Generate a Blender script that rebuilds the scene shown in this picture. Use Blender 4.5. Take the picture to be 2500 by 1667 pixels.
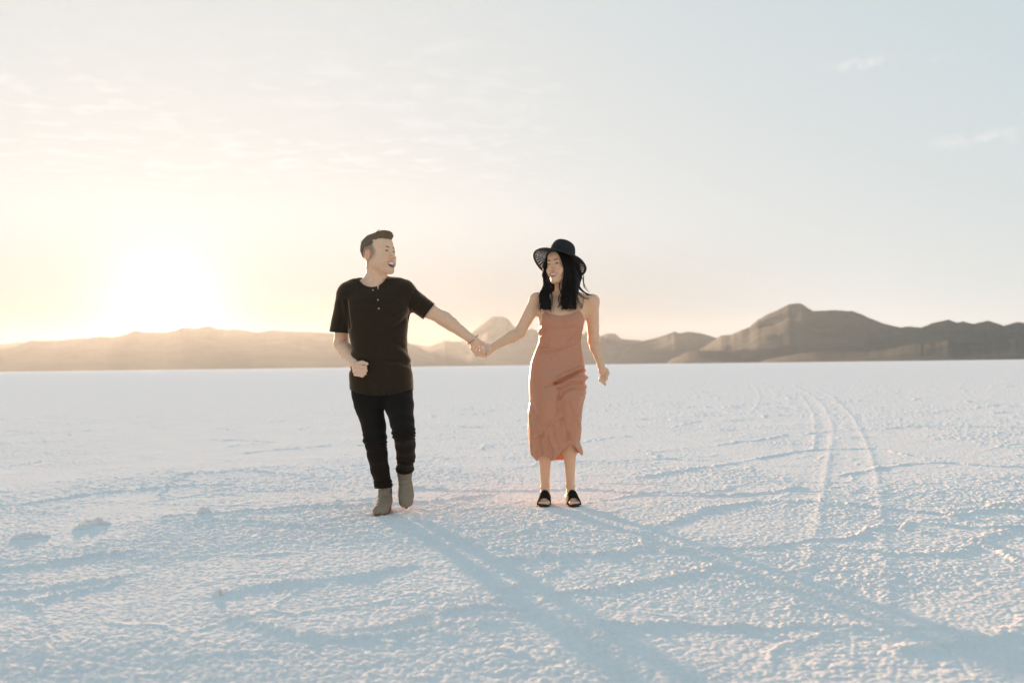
import bpy, bmesh, math, random
import numpy as np
from mathutils import Vector, Matrix, Euler

random.seed(7)
rng = np.random.default_rng(7)
for o in list(bpy.data.objects):
    bpy.data.objects.remove(o)
S = bpy.context.scene
C = S.collection
R = math.radians

# ------------------------------------------------------------------ camera
FPX, CU, CV = 2431.0, 1250.0, 833.5          # focal length and centre in photo pixels
CAM_H, PITCH, ROLL = 0.92, 1.37, -0.71
cam = bpy.data.cameras.new('camera')
camo = bpy.data.objects.new('camera', cam)
C.objects.link(camo)
cam.sensor_width = 36.0
cam.lens = 36.0 * FPX / 2500.0
cam.clip_start = 0.05
cam.clip_end = 40000
CAM_R = Matrix.Rotation(R(90 + PITCH), 3, 'X') @ Matrix.Rotation(R(ROLL), 3, 'Z')
camo.matrix_world = Matrix.Translation((0, 0, CAM_H)) @ CAM_R.to_4x4()
cam.dof.use_dof = True
cam.dof.focus_distance = 6.25
cam.dof.aperture_fstop = 2.4
S.camera = camo


def W(u, v, y):
    """point of the world seen at photo pixel (u, v), at distance y along the ground"""
    d = CAM_R @ Vector(((u - CU) / FPX, -(v - CV) / FPX, -1.0))
    k = y / d.y
    return Vector((d.x * k, y, CAM_H + d.z * k))


def G(u, v, z=0.0):
    """point of the level z seen at photo pixel (u, v)"""
    d = CAM_R @ Vector(((u - CU) / FPX, -(v - CV) / FPX, -1.0))
    k = (z - CAM_H) / d.z
    return Vector((d.x * k, d.y * k, z))


# ------------------------------------------------------------------ light
SUN_AZ = -19.2          # degrees clockwise from +Y
SUN_EL = 4.7
world = bpy.data.worlds.new('World')
S.world = world
world.use_nodes = True
wn, wl = world.node_tree.nodes, world.node_tree.links
wn.clear()


def N(nodes, t, **kw):
    n = nodes.new(t)
    for k, v in kw.items():
        setattr(n, k, v)
    return n


sky = N(wn, 'ShaderNodeTexSky', sky_type='NISHITA')
sky.sun_disc = False
sky.sun_elevation = R(SUN_EL)
sky.sun_rotation = R(SUN_AZ)
sky.altitude = 1280
sky.air_density = 1.0
sky.dust_density = 2.6
sky.ozone_density = 1.0
# the camera's shoulder on the bright sky: c / (c + k) per channel
SKY_K = (0.46, 0.29, 0.15)
SKY_A = (3.44, 3.46, 3.38)
va = N(wn, 'ShaderNodeVectorMath', operation='ADD')
va.inputs[1].default_value = SKY_K
wl.new(sky.outputs[0], va.inputs[0])
vd = N(wn, 'ShaderNodeVectorMath', operation='DIVIDE')
wl.new(sky.outputs[0], vd.inputs[0]); wl.new(va.outputs[0], vd.inputs[1])
vm = N(wn, 'ShaderNodeVectorMath', operation='MULTIPLY')
vm.inputs[1].default_value = SKY_A
wl.new(vd.outputs[0], vm.inputs[0])
# thin high clouds: noise on a flat layer far overhead (direction / height)
tc = N(wn, 'ShaderNodeTexCoord')
sx = N(wn, 'ShaderNodeSeparateXYZ')
wl.new(tc.outputs['Generated'], sx.inputs[0])
zc = N(wn, 'ShaderNodeMath', operation='MAXIMUM'); zc.inputs[1].default_value = 0.03
wl.new(sx.outputs[2], zc.inputs[0])
dx = N(wn, 'ShaderNodeMath', operation='DIVIDE'); wl.new(sx.outputs[0], dx.inputs[0]); wl.new(zc.outputs[0], dx.inputs[1])
dy = N(wn, 'ShaderNodeMath', operation='DIVIDE'); wl.new(sx.outputs[1], dy.inputs[0]); wl.new(zc.outputs[0], dy.inputs[1])
cx = N(wn, 'ShaderNodeCombineXYZ'); wl.new(dx.outputs[0], cx.inputs[0]); wl.new(dy.outputs[0], cx.inputs[1])
n1 = N(wn, 'ShaderNodeTexNoise'); n1.inputs['Scale'].default_value = 6.0; n1.inputs['Detail'].default_value = 8; n1.inputs['Roughness'].default_value = 0.5
n1.inputs['Distortion'].default_value = 0.4
wl.new(cx.outputs[0], n1.inputs['Vector'])
n2 = N(wn, 'ShaderNodeTexNoise'); n2.inputs['Scale'].default_value = 0.55; n2.inputs['Detail'].default_value = 2
wl.new(cx.outputs[0], n2.inputs['Vector'])
r1 = N(wn, 'ShaderNodeMapRange'); r1.inputs[1].default_value = 0.5; r1.inputs[2].default_value = 0.78; wl.new(n1.outputs[0], r1.inputs[0])
r2 = N(wn, 'ShaderNodeMapRange'); r2.inputs[1].default_value = 0.34; r2.inputs[2].default_value = 0.52; wl.new(n2.outputs[0], r2.inputs[0])
# the cloud bank lies between about 13 and 19 degrees up, thinning above and below
ra = N(wn, 'ShaderNodeValToRGB')
ra.color_ramp.elements[0].position = 0.155; ra.color_ramp.elements[0].color = (0, 0, 0, 1)
ra.color_ramp.elements[1].position = 0.42; ra.color_ramp.elements[1].color = (0, 0, 0, 1)
for p, v in ((0.195, 1.0), (0.25, 0.9), (0.29, 0.45), (0.33, 0.2)):
    e = ra.color_ramp.elements.new(p); e.color = (v, v, v, 1)
wl.new(sx.outputs[2], ra.inputs[0])
m1 = N(wn, 'ShaderNodeMath', operation='MULTIPLY'); wl.new(r1.outputs[0], m1.inputs[0]); wl.new(r2.outputs[0], m1.inputs[1])
m2 = N(wn, 'ShaderNodeMath', operation='MULTIPLY'); wl.new(m1.outputs[0], m2.inputs[0]); wl.new(ra.outputs[0], m2.inputs[1])
mixc = N(wn, 'ShaderNodeMix', data_type='RGBA', blend_type='MIX')
# the bank covers only the sky round the low sun
rz = N(wn, 'ShaderNodeMapRange', interpolation_type='SMOOTHSTEP'); rz.inputs[1].default_value = 0.16; rz.inputs[2].default_value = -0.12; rz.inputs[3].default_value = 0.0; rz.inputs[4].default_value = 1.0
wl.new(sx.outputs[0], rz.inputs[0])
m3 = N(wn, 'ShaderNodeMath', operation='MULTIPLY'); wl.new(m2.outputs[0], m3.inputs[0]); wl.new(rz.outputs[0], m3.inputs[1])
# two small wisps away from the bank
qx = N(wn, 'ShaderNodeMath', operation='DIVIDE'); wl.new(sx.outputs[0], qx.inputs[0]); wl.new(sx.outputs[1], qx.inputs[1])
nf = N(wn, 'ShaderNodeTexNoise'); nf.inputs['Scale'].default_value = 60; nf.inputs['Detail'].default_value = 5; wl.new(tc.outputs['Generated'], nf.inputs['Vector'])
nm = N(wn, 'ShaderNodeMapRange'); nm.inputs[1].default_value = 0.42; nm.inputs[2].default_value = 0.66; wl.new(nf.outputs[0], nm.inputs[0])
last = m3
for (u_, v_, w_, h_, g_) in ((2125, 156, 0.030, 0.0050, 0.9), (2400, 338, 0.040, 0.0055, 0.9), (2320, 140, 0.02, 0.004, 0.35), (1240, 262, 0.03, 0.006, 0.5)):
    d_ = CAM_R @ Vector(((u_ - CU) / FPX, -(v_ - CV) / FPX, -1.0)); d_.normalize()
    a1 = N(wn, 'ShaderNodeMath', operation='SUBTRACT'); wl.new(qx.outputs[0], a1.inputs[0]); a1.inputs[1].default_value = d_.x / d_.y
    a2_ = N(wn, 'ShaderNodeMath', operation='DIVIDE'); wl.new(a1.outputs[0], a2_.inputs[0]); a2_.inputs[1].default_value = w_
    a3 = N(wn, 'ShaderNodeMath', operation='MULTIPLY'); wl.new(a2_.outputs[0], a3.inputs[0]); wl.new(a2_.outputs[0], a3.inputs[1])
    b1_ = N(wn, 'ShaderNodeMath', operation='SUBTRACT'); wl.new(sx.outputs[2], b1_.inputs[0]); b1_.inputs[1].default_value = d_.z
    b2_ = N(wn, 'ShaderNodeMath', operation='DIVIDE'); wl.new(b1_.outputs[0], b2_.inputs[0]); b2_.inputs[1].default_value = h_
    b3_ = N(wn, 'ShaderNodeMath', operation='MULTIPLY'); wl.new(b2_.outputs[0], b3_.inputs[0]); wl.new(b2_.outputs[0], b3_.inputs[1])
    s1_ = N(wn, 'ShaderNodeMath', operation='ADD'); wl.new(a3.outputs[0], s1_.inputs[0]); wl.new(b3_.outputs[0], s1_.inputs[1])
    s2_ = N(wn, 'ShaderNodeMath', operation='MULTIPLY'); wl.new(s1_.outputs[0], s2_.inputs[0]); s2_.inputs[1].default_value = -1.0
    s3_ = N(wn, 'ShaderNodeMath', operation='EXPONENT'); wl.new(s2_.outputs[0], s3_.inputs[0])
    fr_ = N(wn, 'ShaderNodeMath', operation='GREATER_THAN'); wl.new(sx.outputs[1], fr_.inputs[0]); fr_.inputs[1].default_value = 0.0
    s4_ = N(wn, 'ShaderNodeMath', operation='MULTIPLY'); wl.new(s3_.outputs[0], s4_.inputs[0]); wl.new(nm.outputs[0], s4_.inputs[1])
    s5_ = N(wn, 'ShaderNodeMath', operation='MULTIPLY'); wl.new(s4_.outputs[0], s5_.inputs[0]); wl.new(fr_.outputs[0], s5_.inputs[1])
    s6_ = N(wn, 'ShaderNodeMath', operation='MULTIPLY'); wl.new(s5_.outputs[0], s6_.inputs[0]); s6_.inputs[1].default_value = g_
    s7_ = N(wn, 'ShaderNodeMath', operation='ADD'); wl.new(s6_.outputs[0], s7_.inputs[0]); wl.new(last.outputs[0], s7_.inputs[1])
    last = s7_
wl.new(last.outputs[0], mixc.inputs[0]); wl.new(vm.outputs[0], mixc.inputs[6])
mixc.inputs[7].default_value = (4.0, 3.9, 3.8, 1)
# sky colour dimmed low round the sun to offset haze glow; aureole painted in
SUNV = (math.sin(R(SUN_AZ)) * math.cos(R(3.1)), math.cos(R(SUN_AZ)) * math.cos(R(3.1)), math.sin(R(3.1)))
dt = N(wn, 'ShaderNodeVectorMath', operation='DOT_PRODUCT'); dt.inputs[1].default_value = SUNV
wl.new(tc.outputs['Generated'], dt.inputs[0])
fa = N(wn, 'ShaderNodeMapRange', interpolation_type='SMOOTHSTEP'); fa.inputs[1].default_value = math.cos(R(40)); fa.inputs[2].default_value = math.cos(R(4))
wl.new(dt.outputs['Value'], fa.inputs[0])
fe = N(wn, 'ShaderNodeMapRange', interpolation_type='SMOOTHSTEP'); fe.inputs[1].default_value = 0.16; fe.inputs[2].default_value = -0.02; fe.inputs[3].default_value = 0.0; fe.inputs[4].default_value = 0.80
wl.new(sx.outputs[2], fe.inputs[0])
fm = N(wn, 'ShaderNodeMath', operation='MULTIPLY'); wl.new(fa.outputs[0], fm.inputs[0]); wl.new(fe.outputs[0], fm.inputs[1])
f1 = N(wn, 'ShaderNodeMath', operation='SUBTRACT'); f1.inputs[0].default_value = 1.0; wl.new(fm.outputs[0], f1.inputs[1])
sc_ = N(wn, 'ShaderNodeVectorMath', operation='SCALE'); wl.new(mixc.outputs[2], sc_.inputs[0]); wl.new(f1.outputs[0], sc_.inputs['Scale'])
ae = N(wn, 'ShaderNodeMath', operation='SUBTRACT'); wl.new(dt.outputs['Value'], ae.inputs[0]); ae.inputs[1].default_value = 1.0
ax_ = N(wn, 'ShaderNodeMath', operation='MULTIPLY'); wl.new(ae.outputs[0], ax_.inputs[0]); ax_.inputs[1].default_value = 640.0
au = N(wn, 'ShaderNodeMath', operation='EXPONENT'); wl.new(ax_.outputs[0], au.inputs[0])
ac = N(wn, 'ShaderNodeVectorMath', operation='SCALE'); ac.inputs[0].default_value = (1.5, 1.75, 1.95); wl.new(au.outputs[0], ac.inputs['Scale'])
ad = N(wn, 'ShaderNodeVectorMath', operation='ADD'); wl.new(sc_.outputs[0], ad.inputs[0]); wl.new(ac.outputs[0], ad.inputs[1])
bg = N(wn, 'ShaderNodeBackground')
bg.inputs[1].default_value = 0.1
wo = N(wn, 'ShaderNodeOutputWorld')
wl.new(ad.outputs[0], bg.inputs[0]); wl.new(bg.outputs[0], wo.inputs[0])

sun = bpy.data.lights.new('sun', 'SUN')
sun.energy = 5.0
sun.angle = R(1.2)
sun.color = (1.0, 0.62, 0.37)
suno = bpy.data.objects.new('sun', sun)
C.objects.link(suno)
sd = Vector((math.sin(R(SUN_AZ)) * math.cos(R(SUN_EL)), math.cos(R(SUN_AZ)) * math.cos(R(SUN_EL)), math.sin(R(SUN_EL))))
suno.rotation_euler = (sd).to_track_quat('Z', 'Y').to_euler()

S.view_settings.view_transform = 'Standard'
S.view_settings.look = 'None'
S.view_settings.exposure = 1.18
S.view_settings.gamma = 1.0
S.view_settings.use_curve_mapping = False
S.render.engine = 'CYCLES'
S.cycles.use_denoising = True
S.cycles.max_bounces = 8
S.cycles.diffuse_bounces = 4
S.cycles.volume_bounces = 1
S.cycles.transparent_max_bounces = 8
S.cycles.sample_clamp_indirect = 10


# ------------------------------------------------------------------ helpers
def link(name, me, mat=None, parent=None):
    o = bpy.data.objects.new(name, me)
    C.objects.link(o)
    if mat is not None:
        me.materials.append(mat)
    if parent is not None:
        o.parent = parent
    return o


def mesh_np(name, V, F, smooth=True, col=None):
    """V (n,3); F (m,3) or (m,4) array, or a list of such arrays"""
    Fs = F if isinstance(F, list) else [F]
    Fs = [np.asarray(f, np.int32) for f in Fs if len(f)]
    me = bpy.data.meshes.new(name)
    V = np.asarray(V, np.float32)
    me.vertices.add(len(V)); me.vertices.foreach_set('co', V.ravel())
    loops = np.concatenate([f.ravel() for f in Fs])
    cnt = np.concatenate([np.full(len(f), f.shape[1], np.int32) for f in Fs])
    st = np.concatenate([[0], np.cumsum(cnt)[:-1]]).astype(np.int32)
    me.loops.add(len(loops)); me.loops.foreach_set('vertex_index', loops)
    me.polygons.add(len(cnt)); me.polygons.foreach_set('loop_start', st)
    try:
        me.polygons.foreach_set('loop_total', cnt)
    except Exception:
        pass
    me.polygons.foreach_set('use_smooth', np.full(len(cnt), smooth))
    me.update(calc_edges=True)
    if col is not None:
        a = me.color_attributes.new('tint', 'FLOAT_COLOR', 'POINT')
        c = np.ones((len(V), 4), np.float32); c[:, :3] = col
        a.data.foreach_set('color', c.ravel())
    me.validate()
    return me


def empty(name, loc, label=None, cat=None, group=None):
    o = bpy.data.objects.new(name, None)
    C.objects.link(o)
    o.location = loc
    o.empty_display_size = 0.1
    if label: o['label'] = label
    if cat: o['category'] = cat
    if group: o['group'] = group
    return o


def mat(name, base, rough=0.8, spec=0.3, sss=0.0, attr=False, noise=None, bump=None, sheen=0.0, sss_rad=(1, .35, .2), transl=0.0):
    """noise = (scale, amount); bump = (scale, strength, distance)"""
    m = bpy.data.materials.new(name)
    m.use_nodes = True
    nt = m.node_tree; nd, lk = nt.nodes, nt.links
    b = nd['Principled BSDF']
    b.inputs['Base Color'].default_value = (*base, 1)
    b.inputs['Roughness'].default_value = rough
    b.inputs['Specular IOR Level'].default_value = spec
    if sss:
        b.inputs['Subsurface Weight'].default_value = sss
        b.inputs['Subsurface Radius'].default_value = sss_rad
        b.inputs['Subsurface Scale'].default_value = 0.006
    if sheen:
        b.inputs['Sheen Weight'].default_value = sheen
        b.inputs['Sheen Roughness'].default_value = 0.4
        b.inputs['Sheen Tint'].default_value = (1.0, 0.72, 0.5, 1)
    tcn = nd.new('ShaderNodeTexCoord')
    src = None
    if attr:
        at = nd.new('ShaderNodeAttribute'); at.attribute_name = 'tint'
        src = at.outputs['Color']
    if noise:
        nz = nd.new('ShaderNodeTexNoise'); nz.inputs['Scale'].default_value = noise[0]; nz.inputs['Detail'].default_value = 4
        lk.new(tcn.outputs['Object'], nz.inputs['Vector'])
        mr = nd.new('ShaderNodeMapRange'); mr.inputs[1].default_value = 0.3; mr.inputs[2].default_value = 0.7
        mr.inputs[3].default_value = 1 - noise[1]; mr.inputs[4].default_value = 1 + noise[1]
        lk.new(nz.outputs[0], mr.inputs[0])
        mx = nd.new('ShaderNodeMix'); mx.data_type = 'RGBA'; mx.blend_type = 'MULTIPLY'; mx.inputs[0].default_value = 1
        if src: lk.new(src, mx.inputs[6])
        else: mx.inputs[6].default_value = (*base, 1)
        lk.new(mr.outputs[0], mx.inputs[7])
        src = mx.outputs[2]
    if src: lk.new(src, b.inputs['Base Color'])
    if bump:
        nz = nd.new('ShaderNodeTexNoise'); nz.inputs['Scale'].default_value = bump[0]; nz.inputs['Detail'].default_value = 3
        lk.new(tcn.outputs['Object'], nz.inputs['Vector'])
        bp = nd.new('ShaderNodeBump'); bp.inputs['Strength'].default_value = bump[1]; bp.inputs['Distance'].default_value = bump[2]
        lk.new(nz.outputs[0], bp.inputs['Height']); lk.new(bp.outputs[0], b.inputs['Normal'])
    if transl:
        tr = nd.new('ShaderNodeBsdfTranslucent')
        if src: lk.new(src, tr.inputs[0])
        else: tr.inputs[0].default_value = (*base, 1)
        ms = nd.new('ShaderNodeMixShader'); ms.inputs[0].default_value = transl
        lk.new(b.outputs[0], ms.inputs[1]); lk.new(tr.outputs[0], ms.inputs[2])
        lk.new(ms.outputs[0], nd['Material Output'].inputs[0])
    return m


# ---- numpy noise
def _hash(ix, iy, s):
    h = (ix.astype(np.int64) * 374761393 + iy.astype(np.int64) * 668265263 + s * 1442695041) & 0xFFFFFFFF
    h = ((h ^ (h >> 13)) * 1274126177) & 0xFFFFFFFF
    h = ((h ^ (h >> 16)) * 2246822519) & 0xFFFFFFFF
    return ((h ^ (h >> 15)) & 0xFFFFFF).astype(np.float32) / 16777216.0


def vnoise(x, y, s=0):
    ix, iy = np.floor(x), np.floor(y)
    fx, fy = x - ix, y - iy
    fx = fx * fx * (3 - 2 * fx); fy = fy * fy * (3 - 2 * fy)
    ix = ix.astype(np.int64); iy = iy.astype(np.int64)
    a, b = _hash(ix, iy, s), _hash(ix + 1, iy, s)
    c, d = _hash(ix, iy + 1, s), _hash(ix + 1, iy + 1, s)
    return (a + (b - a) * fx) * (1 - fy) + (c + (d - c) * fx) * fy


def fbm(x, y, s=0, o=4, g=0.5, l=2.03):
    r, a, t = 0, 1.0, 0
    for i in range(o):
        r = r + a * vnoise(x * l ** i + 17.3 * i, y * l ** i - 9.1 * i, s + i); t += a; a *= g
    return r / t


def cells(x, y, s=0):
    """voronoi F1, F2, id of the nearest point"""
    ix, iy = np.floor(x).astype(np.int64), np.floor(y).astype(np.int64)
    f1 = np.full(x.shape, 9., np.float32); f2 = f1.copy(); idn = np.zeros(x.shape, np.float32)
    for i in (-1, 0, 1):
        for j in (-1, 0, 1):
            jx, jy = ix + i, iy + j
            px = jx + _hash(jx, jy, s); py = jy + _hash(jx, jy, s + 91)
            d = np.sqrt((px - x) ** 2 + (py - y) ** 2).astype(np.float32)
            n = d < f1
            f2 = np.where(n, f1, np.minimum(f2, d)); idn = np.where(n, _hash(jx, jy, s + 55), idn); f1 = np.where(n, d, f1)
    return f1, f2, idn


def sstep(a, b, x):
    t = np.clip((x - a) / (b - a), 0, 1)
    return t * t * (3 - 2 * t)


def polydist(x, y, pts):
    """distance to a polyline and where along it (0..1)"""
    d = np.full(x.shape, 1e9, np.float32); sd_ = np.zeros(x.shape, np.float32)
    for (ax, ay), (bx, by) in zip(pts[:-1], pts[1:]):
        ux, uy = bx - ax, by - ay
        L2 = ux * ux + uy * uy
        t = np.clip(((x - ax) * ux + (y - ay) * uy) / L2, 0, 1)
        qx, qy = x - ax - t * ux, y - ay - t * uy
        q = np.sqrt(qx * qx + qy * qy)
        s = np.sign(ux * (y - ay) - uy * (x - ax))
        n = q < d
        d = np.where(n, q, d); sd_ = np.where(n, q * s, sd_)
    return d, sd_


# ------------------------------------------------------------------ the salt ground
def smooth_pts(pts, n=6):
    out = []
    P = [pts[0]] + list(pts) + [pts[-1]]
    for i in range(1, len(P) - 2):
        p0, p1, p2, p3 = map(np.array, P[i - 1:i + 3])
        for k in range(n):
            t = k / n
            out.append(tuple(0.5 * ((2 * p1) + (-p0 + p2) * t + (2 * p0 - 5 * p1 + 4 * p2 - p3) * t * t + (-p0 + 3 * p1 - 3 * p2 + p3) * t ** 3)))
    out.append(tuple(pts[-1]))
    return out


def gp(l):
    return smooth_pts([tuple(G(u, v)[:2]) for u, v in l])


TRACKS = [gp([(1930, 1500), (1962, 1410), (1992, 1290), (2010, 1190), (2026, 1100), (2033, 1050), (2018, 1005), (1985, 968), (1930, 935)]),
          gp([(2165, 1480), (2158, 1350), (2150, 1230), (2132, 1130), (2105, 1060), (2065, 1000), (2010, 955), (1950, 928)]),
          gp([(1985, 1100), (1990, 1050), (1982, 1005), (1960, 970)]),
          gp([(1830, 1010), (1850, 985), (1853, 960), (1835, 938), (1795, 920)])]
# long raised crust seams that one can pick out in the photograph
SEAMS = [gp([(520, 1452), (640, 1432), (760, 1420), (900, 1402), (985, 1388)]),
         gp([(1220, 1372), (1330, 1358), (1400, 1352), (1500, 1350), (1560, 1330), (1552, 1300), (1660, 1255), (1760, 1236), (1860, 1226), (1990, 1230), (2140, 1242), (2250, 1252), (2340, 1262)]),
         gp([(1390, 1452), (1480, 1440), (1580, 1424), (1700, 1404), (1760, 1392)]),
         gp([(2000, 1333), (2110, 1345), (2240, 1352), (2330, 1345), (2400, 1318), (2500, 1290)]),
         gp([(0, 1450), (60, 1446), (150, 1432), (240, 1420)]),
         gp([(560, 1500), (680, 1535), (820, 1560), (960, 1556), (1060, 1548), (1120, 1530), (1220, 1526)]),
         gp([(420, 1262), (560, 1250), (700, 1240), (840, 1236), (905, 1232), (1060, 1224), (1180, 1208)]),
         gp([(2170, 1590), (2290, 1575), (2400, 1560), (2480, 1530), (2500, 1510)]),
         gp([(1560, 1165), (1700, 1142), (1800, 1128), (1900, 1110), (2000, 1098), (2130, 1095)]),
         gp([(0, 1236), (120, 1222), (200, 1208), (330, 1196), (460, 1185), (560, 1182)]),
         gp([(1000, 1190), (1120, 1198), (1260, 1200), (1420, 1196), (1560, 1206), (1700, 1212), (1890, 1200), (1950, 1190)]),
         gp([(2050, 1160), (2200, 1136), (2300, 1130), (2420, 1138), (2500, 1140)]),
         gp([(2330, 1248), (2410, 1240), (2500, 1228)]),
         gp([(0, 1390), (130, 1376), (260, 1352), (330, 1346)])]


def salt_height(x, y):
    d = np.hypot(x, y)
    wx = x + 0.35 * (fbm(x * 0.9, y * 0.9, 3, 3) - 0.5) * 2 + 0.05 * (vnoise(x * 7, y * 7, 5) - 0.5) * 2
    wy = y + 0.35 * (fbm(x * 0.9, y * 0.9, 13, 3) - 0.5) * 2 + 0.05 * (vnoise(x * 7, y * 7, 15) - 0.5) * 2
    h = 0.002 * (fbm(x * 0.8, y * 0.8, 21, 3) - 0.5) + 0.0022 * (fbm(x * 1.3 + 0.6 * wx, y * 3.4 + 0.6 * wy, 23, 3) - 0.5)
    # polygon seams of the crust
    brk = sstep(0.36, 0.6, fbm(x * 0.8, y * 0.8, 31, 2))
    f1, f2, idn = cells(wx / 1.9, wy / 1.9, 41)
    e = (f2 - f1) * 1.9
    seam = np.exp(-(e / 0.05) ** 2) * (0.25 + 0.75 * brk)
    h = h + 0.003 * seam * (1 + 3.5 * sstep(8, 26, d)) + 0.006 * sstep(9, 30, d) * (fbm(x * 1.1, y * 1.1, 29, 3) - 0.5) + 0.0015 * (idn - 0.5) * sstep(0, 0.3, e)
    f1b, f2b, idb = cells(wx / 0.55 + 7, wy / 0.55, 43)
    eb = (f2b - f1b) * 0.55
    h = h + 0.004 * np.exp(-(eb / 0.035) ** 2) * sstep(0.4, 0.65, fbm(x * 1.7, y * 1.7, 61, 2))
    rough = 0.55 + 0.8 * sstep(0.35, 0.7, fbm(x * 0.7 + 3, y * 0.7, 71, 3)) + 1.2 * seam * brk
    for S_ in SEAMS:
        xa = min(p[0] for p in S_) - .4; xb = max(p[0] for p in S_) + .4
        ya = min(p[1] for p in S_) - .4; yb = max(p[1] for p in S_) + .4
        m = (x > xa) & (x < xb) & (y > ya) & (y < yb)
        if not m.any(): continue
        dd, sg = polydist(wx[m] * 0.25 + x[m] * 0.75, wy[m] * 0.25 + y[m] * 0.75, S_)
        r = np.exp(-(dd / 0.030) ** 2) * (0.25 + 1.0 * vnoise(x[m] * 7, y[m] * 7, 77))
        h[m] = h[m] + 0.0065 * r
        rough[m] = rough[m] + 0.9 * np.exp(-(dd / 0.06) ** 2)
    # lumps of 6-15 cm, then the popcorn grain of 1-3 cm
    c1, _, i1 = cells(x * 13 + wx, y * 13 + wy, 81)
    h = h + 0.0050 * rough * np.clip(1 - c1 * 1.25, 0, 1) * (0.3 + i1) * sstep(0.42, 0.6, fbm(x * 3, y * 3, 83, 2) * 0.5 + 0.25 * rough)
    fade = 1.0 / (1 + (d / 16.0) ** 2)
    c2, _, i2 = cells(x * 44 + 1.5 * wx, y * 44, 85)
    h = h + 0.0048 * rough * np.sqrt(np.clip(1 - c2 * c2 * 2.6, 0, 1)) * (0.15 + i2) * (0.35 + 0.65 * fade)
    h = h + 0.0033 * (vnoise(x * 27, y * 27, 87) - 0.5) * rough
    h = h + 0.0042 * (vnoise(x * 70, y * 70, 89) - 0.5) * rough * fade
    # tyre tracks: pressed smooth with a crumbled rim
    for T in TRACKS:
        xa = min(p[0] for p in T) - .6; xb = max(p[0] for p in T) + .6
        ya = min(p[1] for p in T) - .6; yb = max(p[1] for p in T) + .6
        m = (x > xa) & (x < xb) & (y > ya) & (y < yb)
        dd, sg = polydist(x[m], y[m], T)
        h[m] = h[m] + 0.0040 * np.exp(-(dd / 0.03) ** 2) * (0.3 + vnoise(x[m] * 9, y[m] * 9, 93)) - 0.001 * np.exp(-((np.abs(sg) - 0.12) / 0.06) ** 2)
    far = 1.0 / (1 + (d / 90.0) ** 2)
    return h * (0.15 + 0.85 * far)


# sheet in rings about the photographer, finest where the picture shows it, reaching past the mountains
HF = CAM_H * FPX * 0.4096
ypx = np.concatenate([np.arange(420, 40, -0.34), np.arange(40, 8, -0.3), np.arange(8, 0.6, -0.15)])
rd = HF / ypx
rd = np.concatenate([[0.25, 0.7, 1.2, 1.7, 1.95], rd[rd > 2.05], [1900, 2600, 3500, 4700, 5900, 7300]])
a_in = np.radians(np.linspace(-31.5, 31.5, 1180))
a_out = np.radians(np.concatenate([np.linspace(32.2, 180, 110), np.linspace(-180, -32.2, 110)[1:]]))
az = np.concatenate([a_in, a_out])
rr, aa = np.meshgrid(rd, az, indexing='ij')
GX, GY = (rr * np.sin(aa)).ravel(), (rr * np.cos(aa)).ravel()
GZ = salt_height(GX, GY)
GZ[(np.hypot(GX, GY) > 1500)] *= 0
nr, na = len(rd), len(az)
ii, jj = np.meshgrid(np.arange(nr - 1), np.arange(na), indexing='ij')
j2 = (jj + 1) % na
F = np.stack([ii * na + jj, ii * na + j2, (ii + 1) * na + j2, (ii + 1) * na + jj], -1).reshape(-1, 4)[:, ::-1]
V = np.stack([GX, GY, GZ], -1)
cv = len(V)
V = np.vstack([V, [[0, 0, 0]]])
fan = np.stack([np.full(na, cv), np.arange(na), (np.arange(na) + 1) % na], -1)[:, ::-1]
salt = mat('salt_crust', (0.66, 0.645, 0.625), rough=0.95, spec=0.0)
nd, lk = salt.node_tree.nodes, salt.node_tree.links
bs = nd['Principled BSDF']
bs.inputs['Subsurface Weight'].default_value = 0.6
bs.inputs['Subsurface Scale'].default_value = 0.006
bs.inputs['Subsurface Radius'].default_value = (1.0, 0.8, 0.65)
geo = nd.new('ShaderNodeNewGeometry')
nzz = nd.new('ShaderNodeTexNoise'); nzz.inputs['Scale'].default_value = 2.2; nzz.inputs['Detail'].default_value = 8; nzz.inputs['Roughness'].default_value = 0.65
lk.new(geo.outputs['Position'], nzz.inputs['Vector'])
crp = nd.new('ShaderNodeValToRGB')
crp.color_ramp.elements[0].position = 0.3; crp.color_ramp.elements[0].color = (0.87, 0.795, 0.760, 1)
crp.color_ramp.elements[1].position = 0.7; crp.color_ramp.elements[1].color = (0.92, 0.845, 0.795, 1)
lk.new(nzz.outputs[0], crp.inputs[0]); lk.new(crp.outputs[0], bs.inputs['Base Color'])
b1 = nd.new('ShaderNodeTexNoise'); b1.inputs['Scale'].default_value = 90; b1.inputs['Detail'].default_value = 5; b1.inputs['Roughness'].default_value = 0.7
lk.new(geo.outputs['Position'], b1.inputs['Vector'])
bp = nd.new('ShaderNodeBump'); bp.inputs['Strength'].default_value = 0.7; bp.inputs['Distance'].default_value = 0.008
lk.new(b1.outputs[0], bp.inputs['Height']); lk.new(bp.outputs[0], bs.inputs['Normal'])
go = link('ground', mesh_np('ground', V, [F, fan]), salt)
go['kind'] = 'structure'
go['label'] = 'rough white salt crust of the flats with raised seams and faint tyre tracks'


def ground_z(x, y):
    return float(salt_height(np.array([x]), np.array([y]))[0])


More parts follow.
